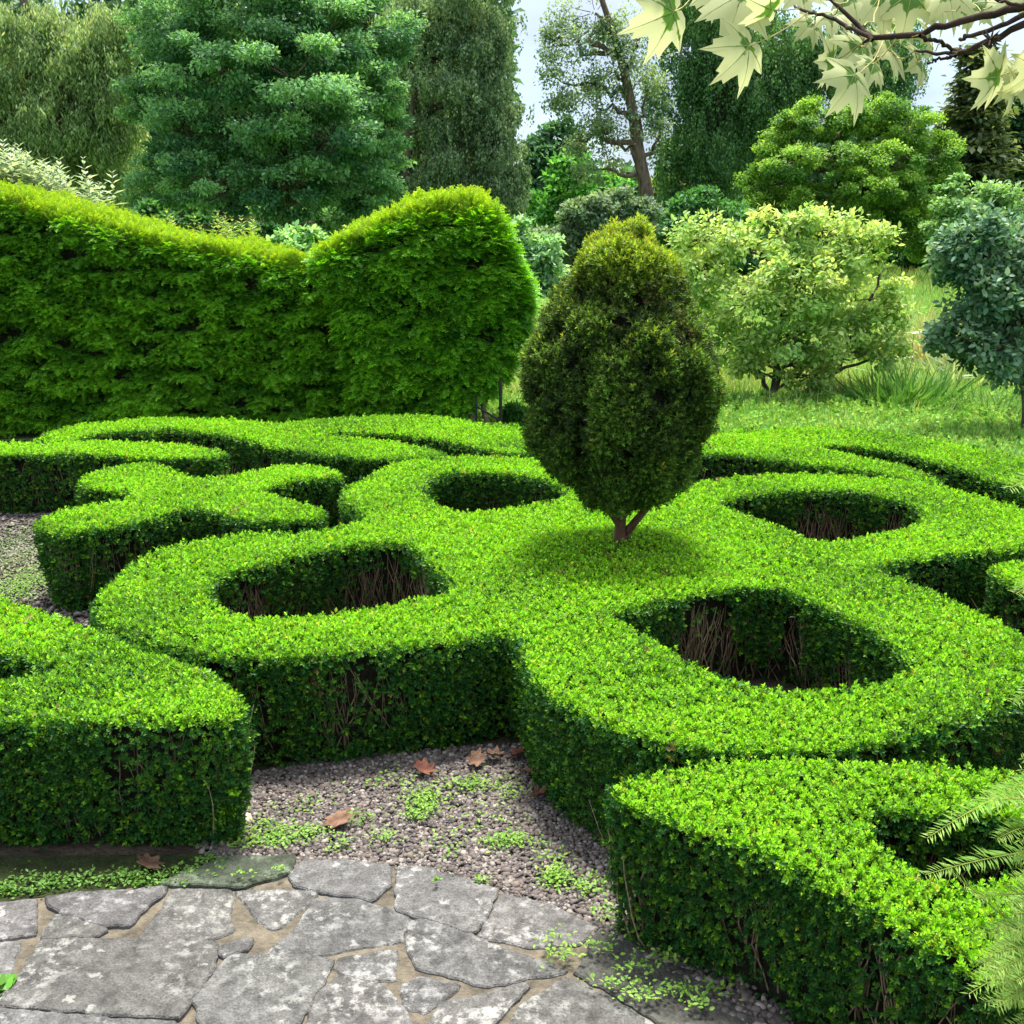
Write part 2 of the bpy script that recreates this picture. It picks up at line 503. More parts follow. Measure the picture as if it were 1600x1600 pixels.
box_hedge('square-ended box hedge nearest on the left, a wedge cut into its top', FL, (), (.22, .8), 7)
FR = [(946, 1222), (950, 1214), (1000, 1200), (1100, 1187), (1250, 1182), (1400, 1185), (1550, 1192), (1600, 1198), (1750, 1220), (1900, 1300), (1950, 1450), (1900, 1640), (1800, 1640), (1650, 1585), (1540, 1525), (1430, 1462), (1330, 1400), (1230, 1345), (1150, 1310), (1050, 1276), (965, 1248), (950, 1236)]
FRH = [(1370, 1252), (1374, 1254), (1440, 1268), (1509, 1264), (1560, 1268), (1640, 1278), (1690, 1305), (1660, 1340), (1600, 1352), (1557, 1360), (1526, 1376), (1485, 1374), (1454, 1363), (1406, 1335), (1374, 1304), (1368, 1290)]
box_hedge('nearest box hedge on the right, pierced by one dark hollow, beside the paving', FR, [FRH], (.45, .6), 8)

# ------------------------------------------------------------------ tall yew hedges
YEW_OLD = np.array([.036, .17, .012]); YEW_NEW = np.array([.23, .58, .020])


def yew_hedge(label, outline, Yf, depth, r, seed, dens, size):
    p = np.array([[at_y(a, b, Yf)[0], max(at_y(a, b, Yf)[2], .02)] for a, b in outline])
    p = resample(chaikin(p, 2), .06)
    if area(p) < 0: p = p[::-1]
    mp = lambda q: np.stack([q[:, 0], Yf + depth - q[:, 2], q[:, 1]], 1)
    root = thing('yew_hedge', (p[:, 0].mean(), Yf + depth / 2, 0), label, 'hedge')
    Q, Nq, kind = prism_samples([p], depth, r, dens)
    P = mp(Q); Nn = np.stack([Nq[:, 0], -Nq[:, 2], Nq[:, 1]], 1)
    m = (P[:, 2] > .05) & (Nn[:, 2] > -.7)
    P, Nn = P[m], Nn[m]
    big = noise(P, 1.6, seed) - .5; lump = noise(P * np.array([1, 1, 2.4]), 5.5, seed + 1)
    m = rng.random(len(P)) < sstep(.27, .50, .55 * lump + .45 * noise(P * np.array([.7, 1, 2.0]), 13, seed + 5) + .3 * np.clip(Nn[:, 2], 0, 1) + .04)
    P, Nn, big, lump = P[m], Nn[m], big[m], lump[m]
    P = P + Nn * (.12 * big + .11 * (lump - .5) - .035 + .025 * rng.normal(size=len(P)))[:, None]
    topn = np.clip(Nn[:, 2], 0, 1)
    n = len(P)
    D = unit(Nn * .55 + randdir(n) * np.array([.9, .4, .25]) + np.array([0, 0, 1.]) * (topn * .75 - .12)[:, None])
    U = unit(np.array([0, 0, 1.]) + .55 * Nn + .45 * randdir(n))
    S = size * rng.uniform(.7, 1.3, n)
    tp = sstep(.35, .9, topn)[:, None]; yglow = YEW_NEW * (1 - tp) + np.array([.40, .60, .03]) * tp  # brighter and yellower on upward faces, painting in the backlit top glow
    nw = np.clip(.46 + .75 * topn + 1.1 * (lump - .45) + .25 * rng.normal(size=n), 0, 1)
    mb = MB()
    scatter_sprigs(mb, SPRAY, P, D, U, S, YEW_OLD, yglow, nw, .25)
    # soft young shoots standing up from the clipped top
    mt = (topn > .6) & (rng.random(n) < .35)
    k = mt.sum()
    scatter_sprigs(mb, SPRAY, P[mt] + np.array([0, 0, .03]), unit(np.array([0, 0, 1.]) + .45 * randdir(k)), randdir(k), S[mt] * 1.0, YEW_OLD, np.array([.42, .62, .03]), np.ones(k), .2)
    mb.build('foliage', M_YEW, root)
    mb = MB(); core_mesh(mb, [p], depth, .13, mp, .13, 0)  # solid core added so no light comes through the hedge
    # a few main stems down low
    nn = 14
    xs = np.linspace(p[:, 0].min() + .4, p[:, 0].max() - .4, nn)
    x = np.zeros((nn, 5, 3)); zz = np.linspace(0, 1, 5)
    x[:, :, 0] = xs[:, None] + rng.normal(size=(nn, 5)) * .04; x[:, :, 1] = Yf + .35; x[:, :, 2] = zz[None] * .5
    tubes(mb, x, np.full((nn, 5), .03), 6, (1, 1, 1), 1)
    mb.build('branches', [M_CORE, M_STEM], root)
    return root


yew_hedge('long tall yew hedge with a dipping top edge behind low box hedges',
          [(-420, 240), (-200, 268), (-60, 292), (0, 306), (60, 322), (130, 345), (220, 362), (300, 377), (380, 392), (440, 404), (500, 412), (560, 414), (585, 440), (585, 690), (400, 690), (-420, 690)], 9.8, 1.0, .16, 21, 4600, .064)
yew_hedge('shaggier round-topped yew hedge block ending beside the metal post',
          [(486, 428), (492, 404), (540, 368), (580, 346), (625, 330), (680, 320), (740, 314), (752, 316), (785, 350), (808, 400), (826, 450), (832, 500), (815, 550), (790, 590), (765, 620), (735, 645), (690, 690), (548, 690), (540, 600), (530, 480), (512, 446)], 9.2, 1.1, .22, 22, 3600, .085)

# ------------------------------------------------------------------ egg-shaped conifer
def egg_tree():
    Y = EGG0[1]; k = mpp(Y / math.cos(0))
    root = thing('egg_topiary', (EGG0[0], Y, 0), 'dark egg-shaped clipped conifer on a short reddish trunk, rising from the middle of the loops', 'topiary')
    prof = [(348, 26), (371, 54), (404, 78), (438, 92), (489, 120), (522, 134), (573, 147), (624, 151), (674, 144), (725, 121), (755, 95), (775, 66), (788, 34), (792, 10)]
    zs = np.array([at_y(970, y, Y)[2] for y, _ in prof])[::-1]
    rs = np.array([max(w * Y / FPX * 1.04 - .018, .004) for _, w in prof])[::-1]
    cx = at_y(970, 600, Y)[0]
    n = 66000
    th = rng.random(n) * 2 * PI; zt = zs[0] + rng.random(n) * (zs[-1] - zs[0])
    R = np.interp(zt, zs, rs)
    m = rng.random(n) < (R / rs.max() * .9 + .1); th, zt, R = th[m], zt[m], R[m]
    dR = np.gradient(rs, zs); sl = np.interp(zt, zs, dR)
    Nn = unit(np.stack([np.cos(th), np.sin(th), -sl], 1))
    P = np.stack([cx + R * np.cos(th), Y + R * np.sin(th), zt], 1)
    l1 = noise(P * np.array([1, 1, .7]), 11, 5); l2 = noise(P, 4, 6); l3 = noise(P, 23, 8)
    m = rng.random(len(P)) < sstep(.30, .54, .5 * l1 + .5 * l3 + .04)
    P, Nn, l1, l2, zt = P[m], Nn[m], l1[m], l2[m], zt[m]
    P = P + Nn * (.10 * (l1 - .6) + .05 * (l2 - .5) - .02 + .012 * rng.normal(size=len(P)))[:, None]
    n = len(P)
    D = unit(Nn * .75 + np.array([0, 0, .45]) + .75 * randdir(n)); U = randdir(n)
    S = .029 * rng.uniform(.6, 1.5, n)
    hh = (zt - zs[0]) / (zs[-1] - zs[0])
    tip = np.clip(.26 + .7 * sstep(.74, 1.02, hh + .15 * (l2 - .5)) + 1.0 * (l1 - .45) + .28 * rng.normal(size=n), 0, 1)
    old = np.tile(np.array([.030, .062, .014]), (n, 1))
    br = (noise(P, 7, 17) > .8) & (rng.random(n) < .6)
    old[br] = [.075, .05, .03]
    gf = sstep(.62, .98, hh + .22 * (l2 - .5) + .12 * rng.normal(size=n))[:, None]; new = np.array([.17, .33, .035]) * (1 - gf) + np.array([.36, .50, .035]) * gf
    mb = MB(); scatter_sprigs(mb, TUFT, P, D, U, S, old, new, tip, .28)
    # long soft shoots that escaped the shears
    q = rng.choice(n, 110); q = np.r_[q, rng.choice(np.where(hh > .9)[0], 90)]
    K = len(q)
    scatter_sprigs(mb, TUFT, P[q], unit(Nn[q] * .5 + np.array([0, 0, 1.1]) + .35 * randdir(K)), randdir(K), .05 * rng.uniform(.6, 1.3, K), np.array([.1, .2, .02]), np.array([.34, .42, .03]), np.ones(K), .2)
    mb.build('crown', M_YEW, root)
    mb = MB()
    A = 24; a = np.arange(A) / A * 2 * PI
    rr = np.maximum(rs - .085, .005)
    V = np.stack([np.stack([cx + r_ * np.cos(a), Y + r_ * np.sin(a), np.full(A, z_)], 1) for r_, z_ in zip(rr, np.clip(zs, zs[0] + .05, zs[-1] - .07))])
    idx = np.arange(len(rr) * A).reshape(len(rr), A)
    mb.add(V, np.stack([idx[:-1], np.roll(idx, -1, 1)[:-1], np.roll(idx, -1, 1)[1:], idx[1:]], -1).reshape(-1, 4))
    mb.build('blocker_core', M_CORE, root)  # solid dark shell added inside the crown to block light
    mb = MB()
    def pl(pts, rad, yo):
        P = np.array([at_y(x, y, Y + o) for (x, y), o in zip(pts, yo)])
        t = np.linspace(0, 1, len(P)); tt = np.linspace(0, 1, 14)
        Q = np.stack([np.interp(tt, t, P[:, i]) for i in range(3)], 1); R = np.interp(tt, t, rad)
        tubes(mb, Q, R, 9)
    pl([(968, 935), (969, 850), (969, 826), (971, 800), (968, 760), (966, 700)], [.036, .030, .026, .024, .02, .012], [0, 0, 0, 0, 0, 0])
    pl([(971, 850), (982, 828), (1000, 806), (1022, 780), (1040, 740)], [.02, .02, .017, .014, .01], [0, 0, -.02, -.03, -.03])
    pl([(968, 822), (955, 804), (942, 790), (925, 770)], [.014, .012, .010, .006], [-.01, -.03, -.06, -.08])
    pl([(972, 812), (985, 795), (996, 775)], [.010, .008, .006], [-.02, -.06, -.1])
    mb.build('trunk', M_REDBARK, root, True)


egg_tree()

# ------------------------------------------------------------------ trees
def curve(p0, p1, K=7, sag=0.0, wob=.05):
    t = np.linspace(0, 1, K)[:, None]
    L = np.linalg.norm(p1 - p0)
    w = rng.normal(size=(K, 3)) * wob * L * np.sin(t * PI)
    return p0 * (1 - t) + p1 * t + w + np.array([0, 0, 1.]) * sag * L * np.sin(t * PI)


def tree(name, label, cat, base, Y, trunk, blobs, leaf, lsize, nleaf, old, new, seed, group=None, clump=.34, nclump=26, flat=.55, tr=.12,
         weep=0.0, bark=(1, 1, 1), up=.8, yd=1.0, spars=1.0, newf=.45, mat=None, litup=.5, extra=()):
    """trunk: px polyline; blobs: (px,py,rx,ry[,dy]) in photo pixels at depth Y"""
    r0 = at_y(base[0], base[1], Y)
    bz = float(terrain(r0[0], Y))
    root = thing(name, (r0[0], Y, bz), label, cat, group)
    T = np.array([at_y(x, y, Y) for x, y in trunk])
    T = np.vstack([[T[0][0], Y, bz - .1], T])
    t = np.linspace(0, 1, len(T)); tt = np.linspace(0, 1, 14)
    TP = np.stack([np.interp(tt, t, T[:, i]) for i in range(3)], 1)
    wood, fol = MB(), MB()
    tubes(wood, TP, tr * (1.1 - .8 * tt), 8, bark)
    tot = sum(b[2] * b[3] for b in blobs)
    for e in extra:
        E = np.array([at_y(x, y, Y + .05 * i) for i, (x, y) in enumerate(e)]); te = np.linspace(0, 1, len(E))
        tubes(wood, np.stack([np.interp(tt, te, E[:, i]) for i in range(3)], 1) + rng.normal(size=(14, 3)) * tr * .15, tr * (.62 - .45 * tt), 7, bark)
    for b in blobs:
        c = at_y(b[0], b[1], Y); k = mpp(Y)
        rx, rz = b[2] * k, b[3] * k; ry = rx * yd
        c[1] += (b[4] if len(b) > 4 else 0)
        low = TP[TP[:, 2] < c[2] + rz * .2]
        s = low[-1] if len(low) else TP[0]
        s = TP[np.argmin(np.linalg.norm(TP - (c - np.array([0, 0, 1.0 * rz])), axis=1))]
        tubes(wood, curve(s, c, 8, .06, .06), np.linspace(tr * .42, tr * .12, 8), 6, bark)
        nc = max(5, int(nclump * (.5 + .5 * rng.random())))
        d = randdir(nc); rad = rng.uniform(.35, 1.0, nc)[:, None] ** .6
        cc = c + d * rad * np.array([rx, ry, rz])
        for j in range(0, nc):
            tubes(wood, curve(c + (cc[j] - c) * .15, cc[j], 5, .05, .08), np.linspace(min(tr * .13, .012), min(tr * .03, .004), 5), 4, bark)
        nl = int(nleaf * b[2] * b[3] / tot)
        i = rng.integers(0, nc, nl)
        cs = clump * min(rx, rz) * rng.uniform(.6, 1.35, nc)
        off = rng.normal(size=(nl, 3)) * .6
        off = off / np.maximum(1, np.linalg.norm(off, axis=1, keepdims=True) / 1.35)
        P = cc[i] + off * cs[i][:, None] * np.array([1.15, 1.15, flat])
        outw = unit((P - c) / np.array([rx, ry, rz]))
        if weep > 0:
            ns = max(1, nl // 22); si = rng.integers(0, nl, ns); hang = weep * rng.uniform(.25, 1, ns)
            ii = rng.integers(0, ns, nl); tt2 = rng.random(nl) ** .8
            sway = rng.normal(size=(ns, 3)) * .12 * np.array([1, 1, 0])
            P = (cc[i] + (P - cc[i]) * 1.1)[si[ii]] + np.array([0, 0, -1.]) * (hang[ii] * tt2)[:, None] + sway[ii] * (tt2 * hang[ii])[:, None] + rng.normal(size=(nl, 3)) * lsize * .5
            D = unit(np.array([0, 0, -1.]) + .7 * randdir(nl)); U = unit(outw + .8 * randdir(nl) + np.array([0, 0, .4]))
        else:
            D = unit(outw * .6 + randdir(nl) * .9 + np.array([0, 0, -.15])); U = unit(np.array([0, 0, 1.]) * up + .55 * outw + .55 * randdir(nl))
        S = lsize * rng.uniform(.65, 1.35, nl)
        ct = rng.normal(size=nc)
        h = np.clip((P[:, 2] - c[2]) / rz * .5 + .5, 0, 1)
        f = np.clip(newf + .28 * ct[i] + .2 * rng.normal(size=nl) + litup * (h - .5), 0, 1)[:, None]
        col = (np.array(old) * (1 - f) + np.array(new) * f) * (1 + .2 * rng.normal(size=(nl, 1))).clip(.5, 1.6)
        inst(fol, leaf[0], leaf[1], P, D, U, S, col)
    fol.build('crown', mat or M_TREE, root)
    wood.build('trunk', M_BARK, root, True)
    return root


def shrub(label, base, Y, blobs, old, new, lsize=.12, nleaf=9000, leaf=LEAF4, seed=0, name='shrub', **kw):
    b = blobs[0]
    return tree(name, label, 'tree' if name == 'far_tree' else 'shrub', base, Y, [(base[0], base[1]), (b[0], b[1])], blobs, leaf, lsize * .85, int(nleaf * 1.3), np.array(old) * 1.45, np.array(new) * 1.3, seed, tr=.05, **kw)


# pale small fruit tree in the meadow
PY = 11.8
tree('pear_tree', 'small pale yellow-green tree with forking trunk, right behind the egg-shaped tree in the meadow', 'tree', (1205, 635), PY,
     [(1206, 630), (1212, 590), (1216, 545), (1222, 490), (1235, 430)],
     [(1098, 375, 44, 34, .1), (1085, 430, 45, 45, 0), (1140, 380, 30, 30, -.1), (1225, 365, 60, 42, 0), (1290, 375, 52, 45, .1), (1345, 395, 46, 42, -.1), (1240, 440, 62, 50, -.25), (1165, 470, 62, 55, -.2),
      (1310, 460, 62, 50, .2), (1375, 500, 42, 50, 0), (1400, 470, 26, 34, .1), (1230, 520, 70, 48, -.2), (1150, 540, 50, 36, 0), (1310, 545, 62, 36, -.1), (1375, 555, 38, 26, 0), (1250, 340, 34, 20, 0), (1375, 365, 20, 20, 0), (1265, 585, 44, 22, -.1), (1170, 572, 34, 20, 0)],
     LEAF6, .060, 25000, (.24, .45, .12), (.56, .66, .24), 31, mat=M_PEAR, clump=.40, nclump=20, tr=.05, newf=.45, extra=[[(1210, 632), (1260, 612), (1310, 580), (1370, 556), (1420, 510)], [(1204, 628), (1190, 585), (1165, 555), (1120, 520)], [(1208, 625), (1222, 575), (1250, 520), (1275, 440)], [(1310, 580), (1330, 520), (1370, 450), (1385, 400)]], litup=.55, flat=.75)
# blue-green tree at the right edge
tree('whitebeam_tree', 'small blue-green leaved tree cut off by the right edge, standing in the meadow', 'tree', (1602, 690), 9.6,
     [(1602, 690), (1604, 640), (1600, 600), (1590, 540), (1590, 450)],
     [(1520, 400, 48, 42), (1560, 360, 52, 38, .1), (1600, 400, 60, 60, .2), (1540, 450, 48, 44, -.1), (1600, 480, 60, 50, 0), (1500, 520, 42, 32, 0), (1545, 545, 48, 40, -.1), (1600, 560, 40, 46, .1), (1475, 530, 26, 20, 0), (1660, 430, 70, 100, 0), (1495, 380, 26, 24, 0)],
     LEAF6, .062, 20000, (.065, .18, .10), (.34, .50, .34), 32, clump=.42, nclump=22, tr=.05, newf=.35, litup=.55, flat=.8)

# big trees across the back
G1, G2 = (.045, .16, .065), (.26, .52, .22)
tree('maple_tree', 'broad deep green tree filling the back left, tallest behind the long yew hedge', 'tree', (440, 340), 24,
     [(440, 335), (440, 250), (430, 150), (425, 40), (420, -60)],
     [(300, 60, 85, 62), (250, 20, 70, 50, 1), (400, 40, 90, 60, -.5), (500, 60, 80, 60), (570, 30, 70, 60, 1), (360, 120, 80, 55, -1.2), (250, 150, 70, 60, .8), (480, 140, 90, 55, -1.5), (560, 150, 62, 55),
      (300, 215, 80, 50, -.6), (420, 215, 80, 48, -1), (530, 225, 78, 50, -1), (260, 290, 62, 45), (350, 290, 70, 45, -1), (460, 290, 80, 48, -.8), (560, 290, 55, 45), (600, 210, 40, 55, 1), (400, -60, 190, 60), (240, 340, 60, 40, 1), (420, 350, 80, 30, 1), (540, 340, 60, 30, 1)],
     LEAF4, .088, 190000, G1, G2, 41, clump=.34, nclump=34, tr=.2, newf=.4, flat=.5)
tree('willow_tree', 'olive drooping willow at the far left behind the silver plants', 'tree', (60, 320), 27,
     [(60, 300), (55, 150), (40, 20), (30, -40)],
     [(40, 100, 80, 50), (130, 90, 60, 60), (20, 170, 60, 50), (110, 180, 70, 60), (170, 160, 40, 70), (60, 30, 60, 30), (170, 40, 40, 40), (150, 250, 50, 50, 1), (40, 250, 70, 50), (-60, 150, 60, 120)],
     LANCE, .115, 120000, (.13, .25, .09), (.44, .56, .28), 42, weep=.75, tr=.22, newf=.40, nclump=30)
tree('silver_birch', 'grey-green fine-leaved birch between the deep green tree and the sky gap', 'tree', (635, 340), 29,
     [(635, 320), (640, 200), (660, 80), (670, -50)],
     [(680, 40, 70, 60), (740, 60, 55, 70), (640, 60, 60, 60), (770, 150, 40, 60), (700, 150, 75, 60), (640, 160, 50, 60, 1), (780, 230, 40, 60), (720, 240, 70, 55), (650, 250, 60, 50), (780, 290, 45, 35), (690, 300, 70, 35), (720, -40, 80, 50), (770, 60, 26, 50)],
     LEAF4, .08, 125000, (.08, .17, .085), (.34, .47, .26), 43, weep=.55, tr=.13, newf=.4, nclump=34)
tree('alder_tree', 'tall slender tree with bare leaning trunk and thin leaves against the sky', 'tree', (1016, 350), 31,
     [(1016, 340), (1008, 290), (998, 240), (988, 170), (975, 110), (958, 50), (930, -30)],
     [(900, 60, 48, 40), (880, 130, 45, 40), (930, 20, 55, 35), (960, 110, 45, 40), (930, 170, 50, 40), (900, 220, 40, 30), (960, 220, 40, 35), (1000, 60, 40, 50), (1010, 150, 30, 50), (1030, 220, 25, 30), (870, 70, 26, 30), (940, 265, 40, 22)],
     LEAF4, .10, 13000, (.08, .17, .09), (.30, .42, .25), 44, tr=.22, newf=.45, clump=.42, nclump=16, bark=(1.2, 1.15, 1.05), flat=.9)
tree('weeping_birch', 'dark green weeping birch with long hanging strands behind the slender trunk', 'tree', (1130, 380), 36,
     [(1130, 360), (1128, 250), (1120, 120), (1115, -40)],
     [(1080, 40, 60, 50), (1150, 40, 60, 60), (1060, 120, 45, 50), (1120, 130, 60, 60), (1190, 110, 60, 60), (1230, 60, 50, 60), (1070, 200, 45, 50), (1130, 220, 60, 50), (1080, 280, 45, 40), (1120, -30, 90, 40), (1210, 170, 50, 40), (1270, 110, 30, 50), (1320, 60, 50, 60), (1390, 60, 50, 60), (1360, 120, 50, 40)],
     LEAF4, .095, 130000, (.04, .13, .045), (.20, .39, .13), 45, weep=1.3, tr=.16, newf=.38, nclump=26)
tree('japanese_maple', 'wide domed bright green maple in layered sprays behind the pale tree', 'tree', (1330, 405), 30,
     [(1330, 395), (1325, 340), (1310, 280), (1300, 220)],
     [(1290, 190, 60, 30), (1240, 205, 40, 30), (1350, 180, 60, 28), (1410, 200, 55, 32), (1450, 240, 42, 36), (1220, 260, 55, 30, -.6), (1290, 250, 55, 30, -1), (1370, 260, 60, 30, -.8), (1330, 300, 60, 30, -1.2), (1250, 320, 60, 30, -.6), (1410, 300, 55, 35, -.5), (1200, 330, 40, 35), (1300, 350, 60, 32, -.6), (1380, 350, 60, 35, -.4), (1440, 360, 40, 40), (1190, 290, 35, 25), (1470, 290, 25, 40), (1230, 380, 60, 30), (1340, 390, 60, 25, .4)],
     LEAF4, .082, 150000, (.07, .21, .03), (.31, .53, .08), 46, tr=.16, newf=.42, clump=.33, nclump=36, flat=.6)


def conifer(label, base, Y, top, halfw, old, new, n):
    b = at_y(base[0], base[1], Y); tp = at_y(top[0], top[1], Y)
    bz = float(terrain(b[0], Y)); hw = halfw * mpp(Y)
    root = thing('conifer_tree', (b[0], Y, bz), label, 'tree')
    wood, fol = MB(), MB()
    tubes(wood, np.linspace([b[0], Y, bz - .1], [tp[0], Y, tp[2]], 6), np.linspace(.22, .03, 6), 7)
    nb = 170
    z = rng.uniform(0, 1, nb) ** .8; a = rng.random(nb) * 2 * PI
    L = hw * (1 - z) ** .7 * rng.uniform(.7, 1.1, nb) + .3
    s = np.stack([np.full(nb, b[0]), np.full(nb, Y), bz + z * (tp[2] - bz)], 1)
    e = s + np.stack([np.cos(a) * L, np.sin(a) * L, -.22 * L], 1)
    t = np.linspace(0, 1, 5)[None, :, None]
    tubes(wood, s[:, None] * (1 - t) + e[:, None] * t, np.linspace(.05, .012, 5)[None].repeat(nb, 0), 4)
    i = rng.integers(0, nb, n); u = rng.uniform(.15, 1, n)[:, None]
    P = s[i] * (1 - u) + e[i] * u + rng.normal(size=(n, 3)) * np.array([.25, .25, .13])
    D = unit(np.stack([np.cos(a[i]), np.sin(a[i]), np.full(n, -.3)], 1) + .7 * randdir(n)); U = unit(np.array([0, 0, 1.]) + .4 * randdir(n))
    f = np.clip(.35 + .25 * rng.normal(size=n) + .3 * (u[:, 0] - .5), 0, 1)[:, None]
    inst(fol, LEAF4[0], LEAF4[1], P, D, U, .32 * rng.uniform(.6, 1.3, n), np.array(old) * (1 - f) + np.array(new) * f)
    fol.build('crown', M_TREE, root); wood.build('trunk', M_BARK, root, True)


conifer('tall rusty-tinged conifer behind the domed maple at the upper right', (1505, 350), 46, (1500, 70), 75, (.05, .11, .05), (.22, .26, .11), 14000)
conifer('dark green conifer at the right edge beyond the shrubs', (1590, 360), 50, (1600, 110), 60, (.025, .09, .04), (.10, .22, .09), 14000)

# shrubs and far trees
DG1, DG2 = (.025, .09, .03), (.12, .27, .08)
shrub('bright green bush far behind between the birch and the slender trunk', (900, 400), 44, [(900, 290, 45, 40), (870, 320, 45, 40), (940, 310, 45, 35), (900, 350, 60, 45), (960, 340, 40, 30)], (.035, .14, .025), (.14, .36, .07), .28, 12000)
shrub('dark blue-green tree far behind, low in the sky gap', (850, 400), 60, [(850, 250, 34, 45), (840, 300, 45, 45), (880, 215, 26, 26), (885, 260, 30, 40)], (.018, .07, .035), (.07, .17, .075), .36, 9000, name='far_tree')
shrub('greyish bush left of the slender trunk foot', (950, 420), 26, [(950, 330, 45, 32), (910, 350, 40, 35), (990, 345, 40, 35), (940, 390, 70, 40), (870, 385, 40, 40)], (.05, .11, .06), (.17, .25, .15), .13, 15000)
shrub('pale green bush peeping out just right of the round-topped yew block', (830, 460), 15, [(815, 370, 28, 24), (845, 385, 26, 30), (830, 420, 40, 32), (850, 440, 30, 25), (812, 440, 30, 30)], (.06, .18, .07), (.28, .46, .24), .10, 7000)
shrub('deep green bush under the weeping birch, behind the egg-shaped tree', (1100, 420), 28, [(1090, 340, 50, 40), (1050, 370, 40, 40), (1140, 360, 50, 40), (1100, 390, 70, 35), (1180, 395, 50, 30)], (.018, .085, .025), (.08, .22, .06), .15, 15000)
shrub('yellow-green bush right of the slender trunk', (1055, 400), 38, [(1040, 300, 22, 26), (1060, 330, 26, 30)], (.06, .14, .02), (.25, .34, .07), .2, 3500)
shrub('light green bush at the right behind the blue-green tree', (1520, 400), 26, [(1510, 310, 45, 35), (1550, 330, 40, 35), (1490, 350, 40, 40), (1530, 380, 60, 35), (1590, 360, 45, 40)], (.05, .15, .05), (.22, .38, .15), .14, 14000)
shrub('dark bush at the top of the meadow, under the domed maple', (1450, 420), 33, [(1440, 395, 45, 22), (1400, 400, 40, 20), (1480, 390, 30, 22)], (.012, .055, .02), (.05, .14, .04), .16, 6000)
shrub('dark green leafy bush behind the dip of the long yew hedge', (340, 420), 19, [(300, 370, 60, 26), (400, 375, 60, 26), (230, 350, 40, 26), (480, 380, 40, 22)], (.016, .07, .025), (.07, .19, .055), .13, 9000)
shrub('pale broad-leaved plant over the lowest point of the yew hedge', (460, 420), 11.4, [(445, 372, 24, 14), (470, 368, 26, 16), (490, 376, 16, 14), (460, 390, 44, 16)], (.10, .26, .09), (.36, .56, .26), .085, 1500, leaf=LEAF6)
shrub('low dark fern-like plant beside the metal post', (803, 660), 9.6, [(803, 640, 16, 14), (796, 652, 16, 12), (812, 650, 14, 14)], (.015, .07, .012), (.07, .22, .03), .07, 1300, leaf=THIN4)

# woodland that closes the view behind the trees
wd = MB()
for (x0, x1, ytop, Y) in ((-500, 800, -40, 62), (830, 1080, 300, 70), (1040, 1700, 190, 72), (-900, -500, 0, 60), (1700, 2300, 150, 70)):
    n = int((x1 - x0) * 42)
    px = rng.uniform(x0, x1, n); py = ytop + 35 * np.sin(px * .031) + 22 * np.sin(px * .087) + rng.random(n) ** .75 * (430 - ytop)
    P = np.array([at_y(a, b, Y) for a, b in zip(px, py)]); P[:, 1] += rng.uniform(-2.5, 2.5, n) + 3 * noise(P, .35, 3)
    f = np.clip(noise(P, .6, 4) + .2 * rng.normal(size=n), 0, 1)[:, None]
    inst(wd, LEAF4[0], LEAF4[1], P, randdir(n), unit(np.array([0, -.5, .8]) + .6 * randdir(n)), .75 * rng.uniform(.6, 1.3, n), np.array([.03, .10, .045]) * (1 - f) + np.array([.13, .27, .11]) * f)
o = wd.build('woodland', M_TREE); tag(o, 'dark mass of woodland closing the view behind the trees', 'woodland', kind='stuff')

# ------------------------------------------------------------------ tall silvery plants and shoots behind the yew hedge
def stem_plant(name, label, spots, Y, leafL, cols, cat='plant', group=None, pair=.07, leaf=THIN4, thick=.006, lean=.12):
    bx = np.mean([s[0] for s in spots]); b = at_y(bx, 500, Y)
    root = thing(name, (b[0], Y, float(terrain(b[0], Y))), label, cat, group)
    fol, wood = MB(), MB()
    for (px, py) in spots:
        Yy = Y + random.uniform(-.25, .25)
        top = at_y(px, py, Yy); z0 = float(terrain(top[0], Yy))
        bot = np.array([top[0] + random.uniform(-lean, lean), Yy, z0])
        pl = curve(bot, top, 9, 0, .02)
        tubes(wood, pl, np.linspace(thick, thick * .3, 9), 5, (1, 1, 1))
        L = np.linalg.norm(top - bot); k = int(L * .62 / pair)
        for i in range(k):
            u = 1 - i * pair / L
            p = np.array([np.interp(u, np.linspace(0, 1, 9), pl[:, j]) for j in range(3)])
            s = leafL * min(1, .35 + .13 * i) * random.uniform(.8, 1.2)
            a = i * PI / 2 + random.uniform(-.5, .5)
            for q in (a, a + PI):
                d = np.array([math.cos(q), math.sin(q), .75 - .09 * min(i, 9)])
                f = random.random()
                inst(fol, leaf[0], leaf[1], p[None], unit(d)[None], np.array([[0, 0, 1.]]), np.array([s]), (np.array(cols[0]) * (1 - f) + np.array(cols[1]) * f)[None])
    fol.build('foliage', M_TREE, root); wood.build('stem', M_STEM, root)


sp = [(random.uniform(-40, 165), 0) for _ in range(130)]
sp = [(x, 236 + .42 * max(0, x - 20) + random.uniform(-8, 34)) for x, _ in sp] + [(5, 222), (30, 228), (45, 240), (130, 248), (175, 270), (176, 330), (92, 250)]
stem_plant('buddleia', 'tall silvery-leaved plant with upright shoots behind the left end of the yew hedge', sp, 11.2, .17, ((.27, .40, .28), (.48, .58, .48)), pair=.05, leaf=LANCE)
sp = [(random.uniform(190, 400), random.uniform(338, 372)) for _ in range(34)] + [(260, 328), (268, 335), (305, 336), (340, 332), (352, 334), (362, 340), (240, 345), (380, 360), (395, 366)]
stem_plant('willow_sapling', 'thin yellow-green shoots sticking up behind the dip of the long yew hedge', sp, 11.0, .11, ((.18, .32, .05), (.34, .45, .11)), pair=.035, lean=.2, leaf=LANCE)

